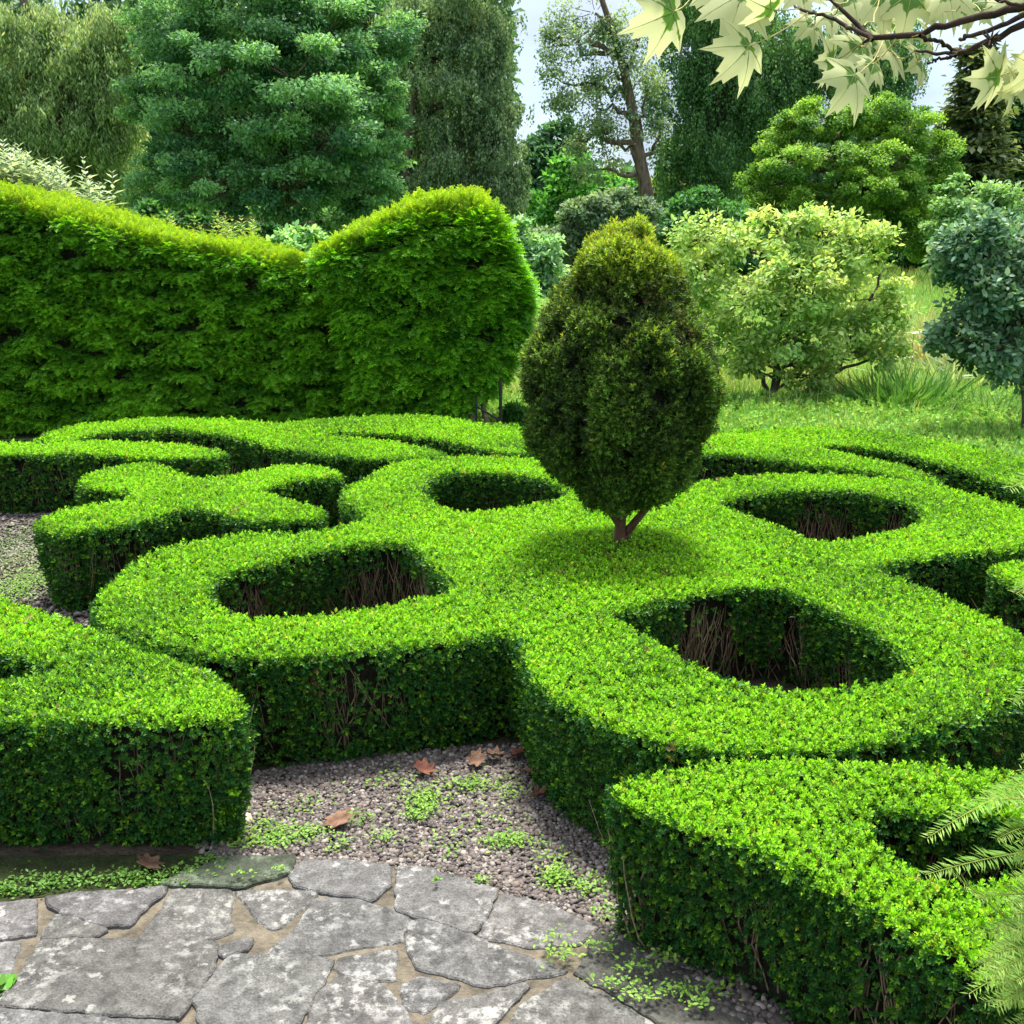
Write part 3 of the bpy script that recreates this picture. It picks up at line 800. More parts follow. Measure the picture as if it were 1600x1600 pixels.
# ------------------------------------------------------------------ metal post with brace
b = at_y(782, 660, 9.0)
root = thing('metal_fence', (b[0], 9.0, 0), 'dark thin metal posts with a slanting brace at the end of the yew block', 'fence')
def bar(name, p, q, r):
    mb = MB(); tubes(mb, np.linspace(p, q, 4), np.full(4, r), 8); return mb.build(name, M_METAL, root, True)
def at0(px, py): return at_y(px, py, 9.0)
p = at0(782, 590); bar('post', np.array([p[0], 9.0, 0]), p, .014)
mb = MB(); c = at0(782, 638); tubes(mb, np.linspace(c - [0, 0, .012], c + [0, 0, .012], 3), np.full(3, .021), 8); mb.build('collar', M_METAL, root, True)
p2 = at0(744, 620); bar('post', np.array([p2[0], 9.0, 0]), p2, .009)
bar('brace', at0(746, 636), at0(781, 657), .009)

# ------------------------------------------------------------------ ground, gravel, paving
def grid(x0, x1, y0, y1, nx, ny, zf):
    xs = np.concatenate([np.linspace(x0, x1, nx)]); ys = np.linspace(0, 1, ny) ** 2 * (y1 - y0) + y0
    X, Yg = np.meshgrid(xs, ys); V = np.stack([X, Yg, zf(X, Yg)], -1).reshape(-1, 3)
    idx = np.arange(nx * ny).reshape(ny, nx)
    return V, np.stack([idx[:-1, :-1], idx[:-1, 1:], idx[1:, 1:], idx[1:, :-1]], -1).reshape(-1, 4)


M_MEADOW = rough_mat('meadow', (.07, .16, .03), (.24, .32, .10), 1.4, 1, .6, bscale=30)
M_SOIL = rough_mat('soil', (.02, .015, .010), (.075, .058, .04), 9, 1, .9, bscale=70)
mb = MB(); V, F = grid(-300, 300, -20, 500, 240, 160, terrain); mb.add(V, F)
o = mb.build('ground', M_MEADOW, smooth=True); tag(o, 'rough meadow ground rising gently to the trees', kind='structure')
mb = MB(); V, F = grid(-9, 3.3, -3, 10.2, 60, 60, lambda x, y: terrain(x, y) + .004); mb.add(V, F)
o = mb.build('soil', M_SOIL, smooth=True); tag(o, 'bare soil and fine gravel between the low hedges', kind='structure')

# pebbles
import bmesh
def pebble(seed):
    bm = bmesh.new(); bmesh.ops.create_icosphere(bm, subdivisions=1, radius=.5)
    V = np.array([v.co[:] for v in bm.verts]); F = np.array([[v.index for v in f.verts] for f in bm.faces]); bm.free()
    r = np.random.default_rng(seed)
    V = V * (.72 + .56 * noise(V, 2.2, seed))[:, None] * np.array([r.uniform(.7, .9), r.uniform(.5, .68), 1.0])
    return V, F


PEB = [pebble(s) for s in range(7)]
M_PEB = rough_mat('pebble', (.75, .72, .7), (1, 1, 1), 60, .75, .25, attr=True)
peb = MB()
def pebble_area(poly, n, size, yfade=None):
    p = np.array([at_z(a, b)[:2] for a, b in poly]); lo, hi = p.min(0), p.max(0)
    q = lo + rng.random((n * 3, 2)) * (hi - lo); q = q[inside(q, p)][:n]
    k = len(q); S = size * rng.lognormal(0, .25, k)
    P = np.c_[q, .004 + S * .1 + rng.random(k) * size * .5]
    pal = np.array([[.21, .175, .16], [.17, .147, .138], [.27, .23, .21], [.13, .115, .11], [.44, .40, .36], [.25, .205, .175]])
    col = pal[rng.integers(0, 6, k)] * .66 * rng.uniform(.7, 1.2, (k, 1))
    pick = rng.integers(0, len(PEB), k)
    for j, (tv, tf) in enumerate(PEB):
        m = pick == j; kk = m.sum()
        d = randdir(kk); d[:, 2] *= .35
        inst(peb, tv, tf, P[m], d, unit(np.array([0, 0, 1.]) + .3 * randdir(kk)), S[m], col[m])


pebble_area([(330, 1375), (370, 1220), (500, 1185), (830, 1165), (870, 1210), (960, 1300), (1040, 1480), (1000, 1520), (900, 1450), (760, 1395), (600, 1360)], 19000, .0155)
pebble_area([(1000, 1420), (1250, 1600), (1200, 1640), (940, 1455)], 900, .02)
pebble_area([(-60, 795), (90, 800), (170, 960), (150, 985), (-60, 960)], 5000, .02)
pebble_area([(380, 1040), (380, 1230), (330, 1380), (300, 1300), (300, 1040)], 1200, .021)
o = peb.build('gravel', M_PEB, smooth=True); tag(o, 'pinkish grey gravel pebbles between the near hedges and the paving', 'gravel', kind='stuff')

# crazy paving
SL = [
    [(-90, 1428), (0, 1421), (58, 1415), (55, 1445), (52, 1468), (0, 1475), (-95, 1480)],
    [(75, 1413), (118, 1408), (190, 1403), (260, 1398), (232, 1424), (200, 1455), (165, 1456), (100, 1437), (80, 1424)],
    [(86, 1440), (120, 1440), (168, 1463), (150, 1472), (68, 1475)],
    [(68, 1480), (200, 1480), (335, 1484), (332, 1530), (300, 1570), (278, 1602), (180, 1596), (0, 1578), (35, 1530)],
    [(272, 1399), (320, 1396), (363, 1397), (356, 1445), (365, 1462), (330, 1475), (290, 1488), (222, 1474)],
    [(372, 1403), (440, 1399), (495, 1403), (470, 1428), (437, 1458), (428, 1459), (400, 1438)],
    [(455, 1377), (478, 1353), (540, 1356), (607, 1363), (608, 1392), (582, 1416), (500, 1401), (460, 1394)],
    [(250, 1392), (300, 1370), (360, 1350), (460, 1347), (450, 1373), (400, 1388), (380, 1396), (340, 1392)],
    [(496, 1414), (560, 1414), (640, 1437), (628, 1480), (560, 1488), (505, 1499), (440, 1507), (422, 1495), (455, 1468)],
    [(624, 1368), (650, 1364), (715, 1382), (775, 1401), (752, 1448), (738, 1466), (660, 1442), (622, 1431)],
    [(787, 1406), (850, 1421), (932, 1458), (900, 1484), (830, 1487), (752, 1471)],
    [(640, 1452), (680, 1444), (750, 1478), (820, 1502), (887, 1527), (820, 1536), (760, 1550), (650, 1520), (636, 1482)],
    [(938, 1463), (1000, 1487), (1060, 1516), (1120, 1556), (1190, 1612), (1050, 1618), (980, 1575), (902, 1530)],
    [(308, 1572), (360, 1507), (480, 1503), (520, 1512), (508, 1540), (470, 1600), (440, 1650), (340, 1640), (312, 1600)],
    [(532, 1507), (618, 1492), (616, 1540), (575, 1541), (522, 1522)],
    [(498, 1562), (530, 1532), (600, 1552), (622, 1578), (650, 1620), (600, 1660), (475, 1640)],
    [(632, 1548), (660, 1535), (716, 1550), (690, 1575), (662, 1590), (634, 1580)],
    [(690, 1582), (822, 1549), (790, 1590), (740, 1640), (672, 1620)],
    [(812, 1585), (884, 1537), (962, 1574), (1040, 1625), (960, 1680), (770, 1660)],
    [(346, 1490), (392, 1478), (384, 1492), (350, 1502)],
    [(-100, 1488), (30, 1482), (14, 1532), (-110, 1552)],
    [(-120, 1586), (0, 1588), (150, 1602), (268, 1610), (262, 1700), (-130, 1700)],
    [(285, 1655), (430, 1668), (590, 1675), (600, 1760), (280, 1760)], [(620, 1670), (740, 1655), (930, 1690), (900, 1780), (620, 1770)], [(960, 1695), (1060, 1632), (1200, 1628), (1250, 1700), (1100, 1760), (930, 1780)],
    [(-140, 1715), (260, 1715), (262, 1790), (-150, 1800)],
]


def slab_mat():
    m, nt, out = new_mat('lichened_slab')
    tc = N(nt, 'ShaderNodeTexCoord'); L = nt.links.new
    a = N(nt, 'ShaderNodeAttribute', attribute_name='tint')
    n1 = N(nt, 'ShaderNodeTexNoise'); n1.inputs['Scale'].default_value = 22; n1.inputs['Detail'].default_value = 10; n1.inputs['Roughness'].default_value = .7
    n2 = N(nt, 'ShaderNodeTexNoise'); n2.inputs['Scale'].default_value = 170; n2.inputs['Detail'].default_value = 6
    n3 = N(nt, 'ShaderNodeTexNoise'); n3.inputs['Scale'].default_value = 30; n3.inputs['Detail'].default_value = 9; n3.inputs['Roughness'].default_value = .72
    n4 = N(nt, 'ShaderNodeTexNoise'); n4.inputs['Scale'].default_value = 4.5; n4.inputs['Detail'].default_value = 4
    vo = N(nt, 'ShaderNodeTexVoronoi'); vo.inputs['Scale'].default_value = 13; vo.inputs['Randomness'].default_value = 1
    for n in (n1, n2, n3, n4): L(tc.outputs['Object'], n.inputs['Vector'])
    dis = N(nt, 'ShaderNodeMix', data_type='RGBA', blend_type='ADD'); dis.inputs[0].default_value = .09
    L(tc.outputs['Object'], dis.inputs[6]); L(n3.outputs['Color'], dis.inputs[7]); L(dis.outputs[2], vo.inputs['Vector'])
    r1 = N(nt, 'ShaderNodeValToRGB'); e = r1.color_ramp.elements
    e[0].position = .36; e[0].color = (.050, .049, .047, 1); e[1].position = .66; e[1].color = (.14, .136, .133, 1)
    L(n1.outputs['Fac'], r1.inputs[0])
    sp = N(nt, 'ShaderNodeMix', data_type='RGBA', blend_type='OVERLAY'); sp.inputs[0].default_value = .9
    L(r1.outputs[0], sp.inputs[6]); L(n2.outputs['Fac'], sp.inputs[7])
    # pale lichen: noise patches and round spots
    l1 = N(nt, 'ShaderNodeValToRGB'); l1.color_ramp.elements[0].position = .50; l1.color_ramp.elements[1].position = .62; L(n3.outputs['Fac'], l1.inputs[0])
    l2 = N(nt, 'ShaderNodeValToRGB'); l2.color_ramp.elements[0].position = .12; l2.color_ramp.elements[0].color = (1, 1, 1, 1); l2.color_ramp.elements[1].position = .19; l2.color_ramp.elements[1].color = (0, 0, 0, 1); L(vo.outputs['Distance'], l2.inputs[0])
    l3 = N(nt, 'ShaderNodeValToRGB'); l3.color_ramp.elements[0].position = .40; l3.color_ramp.elements[1].position = .60; L(n4.outputs['Fac'], l3.inputs[0])
    mx = N(nt, 'ShaderNodeMath', operation='MULTIPLY'); L(l1.outputs[0], mx.inputs[0]); L(l3.outputs[0], mx.inputs[1])
    m2 = N(nt, 'ShaderNodeMath', operation='MULTIPLY'); m2.inputs[1].default_value = .75; L(l2.outputs[0], m2.inputs[0])
    mm = N(nt, 'ShaderNodeMath', operation='MAXIMUM'); L(mx.outputs[0], mm.inputs[0]); L(m2.outputs[0], mm.inputs[1])
    ms = N(nt, 'ShaderNodeMath', operation='MULTIPLY'); ms.inputs[1].default_value = .8; L(mm.outputs[0], ms.inputs[0])
    li = N(nt, 'ShaderNodeMix', data_type='RGBA'); L(ms.outputs[0], li.inputs[0]); L(sp.outputs[2], li.inputs[6]); li.inputs[7].default_value = (.36, .36, .345, 1)
    mu = N(nt, 'ShaderNodeMix', data_type='RGBA', blend_type='MULTIPLY'); mu.inputs[0].default_value = 1
    L(li.outputs[2], mu.inputs[6]); L(a.outputs['Color'], mu.inputs[7])
    p = N(nt, 'ShaderNodeBsdfPrincipled'); p.inputs['Roughness'].default_value = .85; p.inputs['Specular IOR Level'].default_value = .3
    L(mu.outputs[2], p.inputs['Base Color'])
    ad = N(nt, 'ShaderNodeMath', operation='ADD'); L(n1.outputs['Fac'], ad.inputs[0]); L(n2.outputs['Fac'], ad.inputs[1])
    bm_ = N(nt, 'ShaderNodeBump'); bm_.inputs['Strength'].default_value = .8; bm_.inputs['Distance'].default_value = .008
    L(ad.outputs[0], bm_.inputs['Height']); L(bm_.outputs[0], p.inputs['Normal']); L(p.outputs[0], out.inputs[0])
    return m


M_SLAB = slab_mat()
M_MORTAR = rough_mat('sandy_mortar', (.07, .06, .044), (.18, .152, .11), 16, .95, .8, bscale=90)
path_px = [(-160, 1424), (0, 1416), (120, 1403), (240, 1390), (300, 1366), (360, 1346), (470, 1344), (620, 1360), (720, 1379), (850, 1417), (940, 1458), (1065, 1514), (1130, 1558), (1200, 1620), (1280, 1710), (1180, 1790), (600, 1800), (-170, 1810)]
pp = np.array([at_z(a, b)[:2] for a, b in path_px]); pp = resample(pp, .05) 
tri = tessellate_polygon([[Vector((a, b, 0)) for a, b in pp]])
xs = np.arange(pp[:, 0].min(), pp[:, 0].max(), .02)
mb = MB(); mb.add(np.c_[pp, np.full(len(pp), .012)], np.array(tri))
path = mb.build('path', M_MORTAR); tag(path, 'crazy paving of grey lichened stone slabs in sandy mortar', kind='structure')
for si, s in enumerate(SL):
    p = np.array([at_z(a, b)[:2] for a, b in s])
    p = resample(p, .012)
    if area(p) < 0: p = p[::-1]
    q3 = np.c_[p, np.zeros(len(p))]
    nv = loop_normals(p)
    p = p + nv * .0085
    wob = (noise(q3, 16, si) - .5) * .009 + (noise(q3, 55, si + 50) - .5) * .009
    p = p + nv * wob[:, None]
    tl = rng.uniform(-.008, .008, 2); c = p.mean(0); zt = .019 + rng.uniform(-.003, .006)
    zz = lambda q, d: zt + (q - c) @ tl + d
    rings = [np.c_[p + nv * .002, np.full(len(p), .004)], np.c_[p, zz(p, -.004)], np.c_[p - nv * .004, zz(p, 0)]]
    V = np.concatenate(rings); n = len(p); i = np.arange(n); j = (i + 1) % n
    mb = MB()
    t = rng.uniform(.85, 1.15) * np.array([1, 1, 1]) * np.array([1, rng.uniform(.97, 1.0), rng.uniform(.93, .99)])
    if si == 7: t = np.array([.5, .62, .42])
    if si == 12: t = np.array([.62, .62, .55])
    if si == 3: t *= .85
    for k in (0, 1): mb.add(V, np.stack([i + k * n, j + k * n, j + (k + 1) * n, i + (k + 1) * n], 1), t)
    tri = tessellate_polygon([[Vector((a, b, 0)) for a, b, _ in rings[2]]])
    mb.add(rings[2], np.array(tri), t)
    mb.build('slab', M_SLAB, path)

# moss strip, clippings, weeds
clip = MB()
def clippings(cx, cy, rx, ry, n, z=.03, cols=((.10, .24, .03), (.26, .42, .07)), s=.013, up=.35):
    c = at_z(cx, cy)[:2]; ex = abs(at_z(cx + rx, cy)[0] - c[0]); ey = abs(at_z(cx, cy - ry)[1] - c[1])
    P = np.c_[c + rng.normal(size=(n, 2)) * np.array([ex, ey]) * .48, z + rng.random(n) * .012]
    D = randdir(n); D[:, 2] = np.abs(D[:, 2]) * up; f = rng.random((n, 1))
    inst(clip, LEAF6[0], LEAF6[1], P, unit(D), unit(np.array([0, 0, 1.]) + .5 * randdir(n)), s * rng.uniform(.6, 1.3, n), np.array(cols[0]) * (1 - f) + np.array(cols[1]) * f)


for (x, y, rx, ry, n) in ((440, 1318, 60, 16, 300), (410, 1300, 40, 16, 90), (490, 1310, 40, 12, 90), (660, 1262, 35, 22, 400), (650, 1285, 25, 10, 80), (735, 1235, 50, 14, 240), (560, 1290, 30, 14, 60), (530, 1330, 20, 14, 60), (600, 1318, 30, 14, 60), (800, 1325, 45, 12, 220), (870, 1382, 26, 18, 240), (700, 1330, 60, 30, 60), (760, 1290, 80, 40, 90), (920, 1395, 40, 20, 120), (480, 1270, 60, 20, 70), (800, 1245, 40, 20, 80), (620, 1230, 60, 20, 90), (380, 1330, 30, 14, 80), (755, 1388, 18, 4, 30), (860, 1350, 40, 20, 60)):
    clippings(x, y, rx, ry, n, .022)
for (x, y, rx, ry, n) in ((880, 1515, 30, 14, 60), (930, 1500, 40, 14, 50), (990, 1535, 40, 16, 60), (1040, 1520, 40, 12, 60), (960, 1560, 50, 12, 60), (1000, 1580, 40, 12, 60), (1060, 1570, 30, 14, 60), (1120, 1570, 30, 14, 40), (950, 1450, 30, 14, 60), (990, 1470, 30, 14, 80), (683, 1398, 6, 3, 14), (870, 1490, 30, 12, 30), (1090, 1590, 40, 14, 50), (440, 1380, 16, 6, 16), (380, 1388, 20, 6, 20)):
    clippings(x, y, rx, ry, n, .042)
for (x, y, rx, ry, n) in ((80, 1385, 90, 16, 240), (200, 1378, 90, 14, 240), (300, 1372, 60, 12, 140), (20, 1400, 50, 10, 120), (250, 1390, 60, 6, 80), (330, 1356, 30, 12, 90)):
    clippings(x, y, rx, ry, n, .014, ((.04, .12, .012), (.16, .32, .05)))
clippings(40, 920, 60, 40, 1800, .026); clippings(30, 880, 60, 40, 1200, .026, ((.2, .26, .12), (.36, .38, .22))); clippings(20, 850, 60, 30, 700, .022, ((.05, .15, .02), (.14, .28, .05))); clippings(20, 880, 50, 20, 200, .02, ((.05, .15, .02), (.14, .28, .05)))
o = clip.build('leaf_clippings', M_BOX); tag(o, 'scattered green hedge clippings on gravel and paving', 'clippings', kind='stuff')

# moss on the strip in front of the left hedge and on one slab
M_MOSS_SHADE = rough_mat('moss', (.010, .016, .004), (.035, .05, .012), 22, 1, .9, bscale=120)  # moss colours darkened to hold the shade of the hedge
mb = MB()
q = resample(np.array([at_z(a, b)[:2] for a, b in [(-160, 1422), (0, 1414), (120, 1401), (240, 1388), (300, 1364), (350, 1348), (340, 1338), (200, 1340), (-160, 1345)]]), .03)
mb.add(np.c_[q, np.full(len(q), .010)], np.array(tessellate_polygon([[Vector((a, b, 0)) for a, b in q]])))
o = mb.build('moss_strip', M_MOSS_SHADE); tag(o, 'mossy soil strip with shade painted in, between the left hedge and the paving', kind='structure')

# fallen brown leaves (each its own thing), a stone and twigs
def lobed(seed, lobes=7):
    r = random.Random(seed); pts = []
    for i in range(36):
        a = i / 36 * 2 * PI
        rad = .5 * (.62 + .30 * math.cos(a * lobes / 2) ** 2 + r.uniform(-.05, .05)) * (1 if abs(a - PI) > .3 else .8)
        pts.append((rad * math.sin(a) * .75, rad * math.cos(a)))
    return pts


def dead_leaf(px, py, size, label, tint, curl, seed, z=.03):
    p = at_z(px, py); pts = lobed(seed); r = random.Random(seed)
    root = thing('fallen_leaf', (p[0], p[1], z), label, 'dead leaf', 'dead brown leaves on the gravel')
    V = [(0, 0, .0)]
    for ring in (.5, 1):
        for (x, y) in pts:
            x, y = x * ring, y * ring
            V.append((x * size, y * size, size * (curl * (x * x * 2.2 + y * y * .7) + .04 * math.sin(9 * x + seed) * ring)))
    V = np.array(V); n = len(pts); i = np.arange(n); j = (i + 1) % n
    a = r.uniform(0, 2 * PI); R = rotm((0, 0, 1), a) @ rotm((1, 0, 0), r.uniform(-.35, .35)); V = V @ R.T + np.array([p[0], p[1], z + .006])
    mb = MB(); mb.add(V, np.stack([np.zeros(n, int), i + 1, j + 1], 1), tint); mb.add(V, np.stack([i + 1, i + 1 + n, j + 1 + n, j + 1], 1), tint)
    mb.build('blade', M_DEAD, root)
    mb = MB(); d = R @ np.array([0, 1., 0])
    tubes(mb, np.linspace(np.array([p[0], p[1], z + .008]) - d * size * .4, np.array([p[0], p[1], z + .006]) - d * size * .85, 4), np.full(4, .0014), 5, tint); mb.build('stalk', M_DEAD, root)


dead_leaf(663, 1217, .105, 'rusty red-brown curled dead leaf under the loop hedge', (1.0, .55, .45), .8, 1)
dead_leaf(745, 1203, .10, 'pale-edged brown dead leaf in the middle of the row under the loop hedge', (1.1, .95, .8), .9, 2)
dead_leaf(772, 1195, .085, 'curled tan dead leaf against the hedge notch', (1.3, 1.2, 1.05), 1.1, 3)
dead_leaf(812, 1192, .10, 'dark red-brown dead leaf deepest in the hedge notch', (.85, .5, .42), .6, 4)
dead_leaf(830, 1222, .095, 'light brown dead leaf leaning on the right hedge foot', (1.25, 1.0, .85), .7, 5)
dead_leaf(845, 1258, .08, 'small curled brown dead leaf lowest by the right hedge foot', (1.0, .75, .62), 1.2, 6)
dead_leaf(530, 1298, .12, 'large flat pinkish-brown dead leaf lying alone on the gravel', (1.25, 1.05, .9), .25, 7, .034)
dead_leaf(235, 1362, .10, 'dull brown dead leaf on the moss before the left hedge', (.7, .6, .48), .6, 8, .02)

M_STONE = rough_mat('pale_stone', (.34, .27, .18), (.58, .50, .38), 18, .9, .5)
def stone(px, py, s, label, seed, z=.02):
    p = at_z(px, py); bm = bmesh.new(); bmesh.ops.create_icosphere(bm, subdivisions=3, radius=s)
    V = np.array([v.co[:] for v in bm.verts]); F = np.array([[v.index for v in f.verts] for f in bm.faces]); bm.free()
    V = V * (.75 + .5 * noise(V, 1.6 / s, seed))[:, None] * np.array([1.1, .8, .7]) + np.array([p[0], p[1], z])
    mb = MB(); mb.add(V, F); o = mb.build('stone', M_STONE); tag(o, label, 'stone')


stone(378, 1290, .032, 'pale buff stone lying at the foot of the left hedge corner', 3)

# small leafy weed in the paving joint at the left edge
b = at_z(-4, 1555); root = thing('weed', (b[0], b[1], .012), 'little round-leaved weed growing in a paving joint at the left edge', 'weed')
mb = MB(); n = 16; a = rng.random(n) * 2 * PI
inst(mb, LEAF6[0], LEAF6[1], np.tile([b[0], b[1], .02], (n, 1)) + rng.normal(size=(n, 3)) * [.02, .015, .006], np.stack([np.cos(a), np.sin(a), rng.uniform(.2, .8, n)], 1), np.tile([0, 0, 1.], (n, 1)), .04 * rng.uniform(.7, 1.2, n), np.tile([.10, .26, .03], (n, 1)) * rng.uniform(.7, 1.4, (n, 1)))
mb.build('foliage', M_BOX, root)

# ------------------------------------------------------------------ meadow grass
BLADE = (np.array([[-.03, 0, 0], [.03, 0, 0], [.022, .06, .55], [-.022, .06, .55], [.0, .3, 1.0], [-.004, .3, 1.0]], float), np.array([[0, 1, 2, 3], [3, 2, 4, 5]]))
gr = MB()
n = 290000
Yg = 6.2 + 35.5 * rng.random(n) ** 1.6
px = rng.uniform(690, 2050, n)
X = (px - 800) / FPX * Yg * 1.0
P = np.stack([X, Yg, terrain(X, Yg)], 1)
bk = np.array([at_z(a, b, HB)[:2] for a, b in [(640, 648), (712, 653), (775, 662), (820, 666), (880, 674), (930, 690), (1050, 683), (1119, 672), (1225, 668), (1287, 667), (1381, 674), (1475, 687), (1537, 699), (1600, 715), (1720, 755), (1800, 800)]])
bo = np.argsort(bk[:, 0])
m = (rng.random(n) < .35 + .65 * noise(P, .9, 2)) & (Yg > np.interp(X, bk[bo, 0], bk[bo, 1]) + .12)
near = m & (Yg < 11.5) & (rng.random(n) < .75)
m &= ~near | (rng.random(n) < .3)
nk = near.sum()
scatter_sprigs(gr, SPRIG_LO, P[near] + np.c_[np.zeros((nk, 2)), rng.random(nk) * .16], unit(np.array([0, 0, 1.]) + .7 * randdir(nk)), unit(np.array([0, 0, 1.]) + .5 * randdir(nk)), .085 * rng.uniform(.6, 1.3, nk), (.12, .30, .04), (.31, .51, .11), noise(P[near], 2.5, 9), .2)
P = P[m]; n = len(P); dist = P[:, 1]
f1 = noise(P, .55, 11); f2 = noise(P, 1.7, 12)
pal = np.array([[.21, .40, .08], [.36, .46, .15], [.46, .44, .24], [.14, .32, .07]])
w = np.stack([np.ones(n) * .8, f1, np.clip(f2 * f1 * 1.6 - .35, 0, 1), np.clip(.9 - f1 * 1.5, 0, 1)], 1); w /= w.sum(1, keepdims=True)
ch = (np.cumsum(w, 1) > rng.random((n, 1))).argmax(1)
col = pal[ch] * rng.uniform(.75, 1.25, (n, 1))
S = .21 * (dist / 10) ** .3 * rng.uniform(.5, 1.3, n) * (.7 + .6 * f2)
D = unit(np.array([0, 0, 1.]) + .32 * randdir(n)); U = randdir(n)
wide = (dist / 10) ** .6
inst(gr, BLADE[0] * np.array([.8, 1, 1]), BLADE[1], P, D, U, S, col)
o = gr.build('meadow_grass', M_GRASS); tag(o, 'tall pale meadow grass behind the low hedges', 'grass', kind='stuff')


def tuft(label, px, py, Y, h, n, cols, spread=.2):
    p = at_y(px, py, Y); z = float(terrain(p[0], Y))
    root = thing('grass_tuft', (p[0], Y, z), label, 'plant')
    mb = MB(); d = rng.normal(size=(n, 2)) * spread * .5
    P = np.c_[p[0] + d[:, 0], Y + d[:, 1], np.full(n, z)]
    D = unit(np.c_[d * 1.6, np.full(n, .5)] + .25 * randdir(n)); f = rng.random((n, 1))
    inst(mb, BLADE[0], BLADE[1], P, D, randdir(n), h * rng.uniform(.6, 1.15, n), np.array(cols[0]) * (1 - f) + np.array(cols[1]) * f)
    mb.build('foliage', M_GRASS, root)


tuft('dark green rush tuft in the meadow right of the pale tree', 1405, 640, 11.2, .52, 420, ((.05, .17, .03), (.16, .34, .07)), .42)
tuft('grey-green leafy tuft in the grass near the blue-green tree trunk', 1545, 650, 10.8, .36, 260, ((.07, .19, .05), (.2, .36, .12)), .35)
tuft('blue-grey grass clump in the meadow under the blue-green tree', 1500, 600, 13, .6, 300, ((.2, .32, .16), (.42, .5, .3)), .6)
tuft('straw-coloured grass clump in the meadow right of the pale tree', 1455, 590, 14, .7, 260, ((.3, .3, .12), (.5, .46, .22)), .5)

# white flower heads in the meadow
M_WHITE = rough_mat('white_petal', (.7, .72, .68), (.85, .85, .82), 40, .8, .1)
for i, (px, py, lab) in enumerate(((1392, 563, 'lower of two flat white flower heads just right of the pale tree'), (1416, 558, 'higher white flower head right of the pale tree'), (1428, 520, 'white flower head above the other two, right of the pale tree'))):
    Y = 12.4; p = at_y(px, py, Y); z = float(terrain(p[0], Y)); root = thing('flower', (p[0], Y, z), lab, 'flower', 'white meadow flowers')
    mb = MB(); tubes(mb, curve(np.array([p[0], Y, z]), p, 5, 0, .03), np.full(5, .004), 5, (.4, .8, .2)); mb.build('stem', M_STEM, root)
    mb = MB(); n = 70; d = rng.normal(size=(n, 2)) * .035
    inst(mb, LEAF4[0], LEAF4[1], np.c_[p[0] + d[:, 0], Y + d[:, 1], p[2] + .01 * rng.random(n)], randdir(n), np.tile([0, 0, 1.], (n, 1)), np.full(n, .022), np.ones((n, 3))); mb.build('blossom', M_WHITE, root)

# ------------------------------------------------------------------ variegated maple branch overhead
def maple_mat():
    m, nt, out = new_mat('variegated_leaf'); L = nt.links.new
    a = N(nt, 'ShaderNodeAttribute', attribute_name='rad')
    tc = N(nt, 'ShaderNodeTexCoord'); no = N(nt, 'ShaderNodeTexNoise'); no.inputs['Scale'].default_value = 42; no.inputs['Detail'].default_value = 5
    L(tc.outputs['Object'], no.inputs['Vector'])
    ad = N(nt, 'ShaderNodeMath', operation='MULTIPLY_ADD'); L(no.outputs['Fac'], ad.inputs[0]); ad.inputs[1].default_value = 1.1; L(a.outputs['Fac'], ad.inputs[2])
    cr = N(nt, 'ShaderNodeValToRGB'); e = cr.color_ramp.elements
    e[0].position = .80; e[0].color = (.08, .19, .018, 1); e[1].position = .90; e[1].color = (.56, .58, .28, 1)
    x = cr.color_ramp.elements.new(.85); x.color = (.26, .35, .08, 1)
    L(ad.outputs[0], cr.inputs[0])
    p = N(nt, 'ShaderNodeBsdfPrincipled'); p.inputs['Roughness'].default_value = .5; L(cr.outputs[0], p.inputs['Base Color'])
    t = N(nt, 'ShaderNodeBsdfTranslucent'); L(cr.outputs[0], t.inputs['Color'])
    mx = N(nt, 'ShaderNodeMixShader'); mx.inputs[0].default_value = .5; L(p.outputs[0], mx.inputs[1]); L(t.outputs[0], mx.inputs[2]); L(mx.outputs[0], out.inputs[0])
    return m


M_MAPLE = maple_mat()
M_VEIN = rough_mat('leaf_vein', (.22, .30, .07), (.32, .38, .12), 30, .6, .1)
half = [(0, 1.0), (5, .80), (11, .84), (15, .70), (23, .58), (31, .68), (36, .78), (38, .76), (44, .98), (49, .74), (57, .78), (62, .60), (73, .48), (82, .56), (86, .60), (94, .74), (103, .48), (118, .40), (140, .30), (165, .2)]
OUT = [(a, r) for a, r in half] + [(180, .06)] + [(-a, r) for a, r in half[::-1][:-1]]
YM = 1.95
mroot_p = at_y(1760, -40, YM)
mroot = thing('maple_branch', tuple(mroot_p), 'overhanging branch with large cream and green leaves at the top right', 'branch')


def twig(pts, r0, r1, yo=0):
    P = np.array([at_y(x, y, YM + yo + .04 * i) for i, (x, y) in enumerate(pts)]); t = np.linspace(0, 1, len(P)); tt = np.linspace(0, 1, 22)
    Q = np.stack([np.interp(tt, t, P[:, i]) for i in range(3)], 1) + rng.normal(size=(22, 3)) * .0016
    tubes(tw, Q, np.linspace(r0, r1, 22) * (1 + .18 * rng.random(22)), 8, (.42, .33, .32))


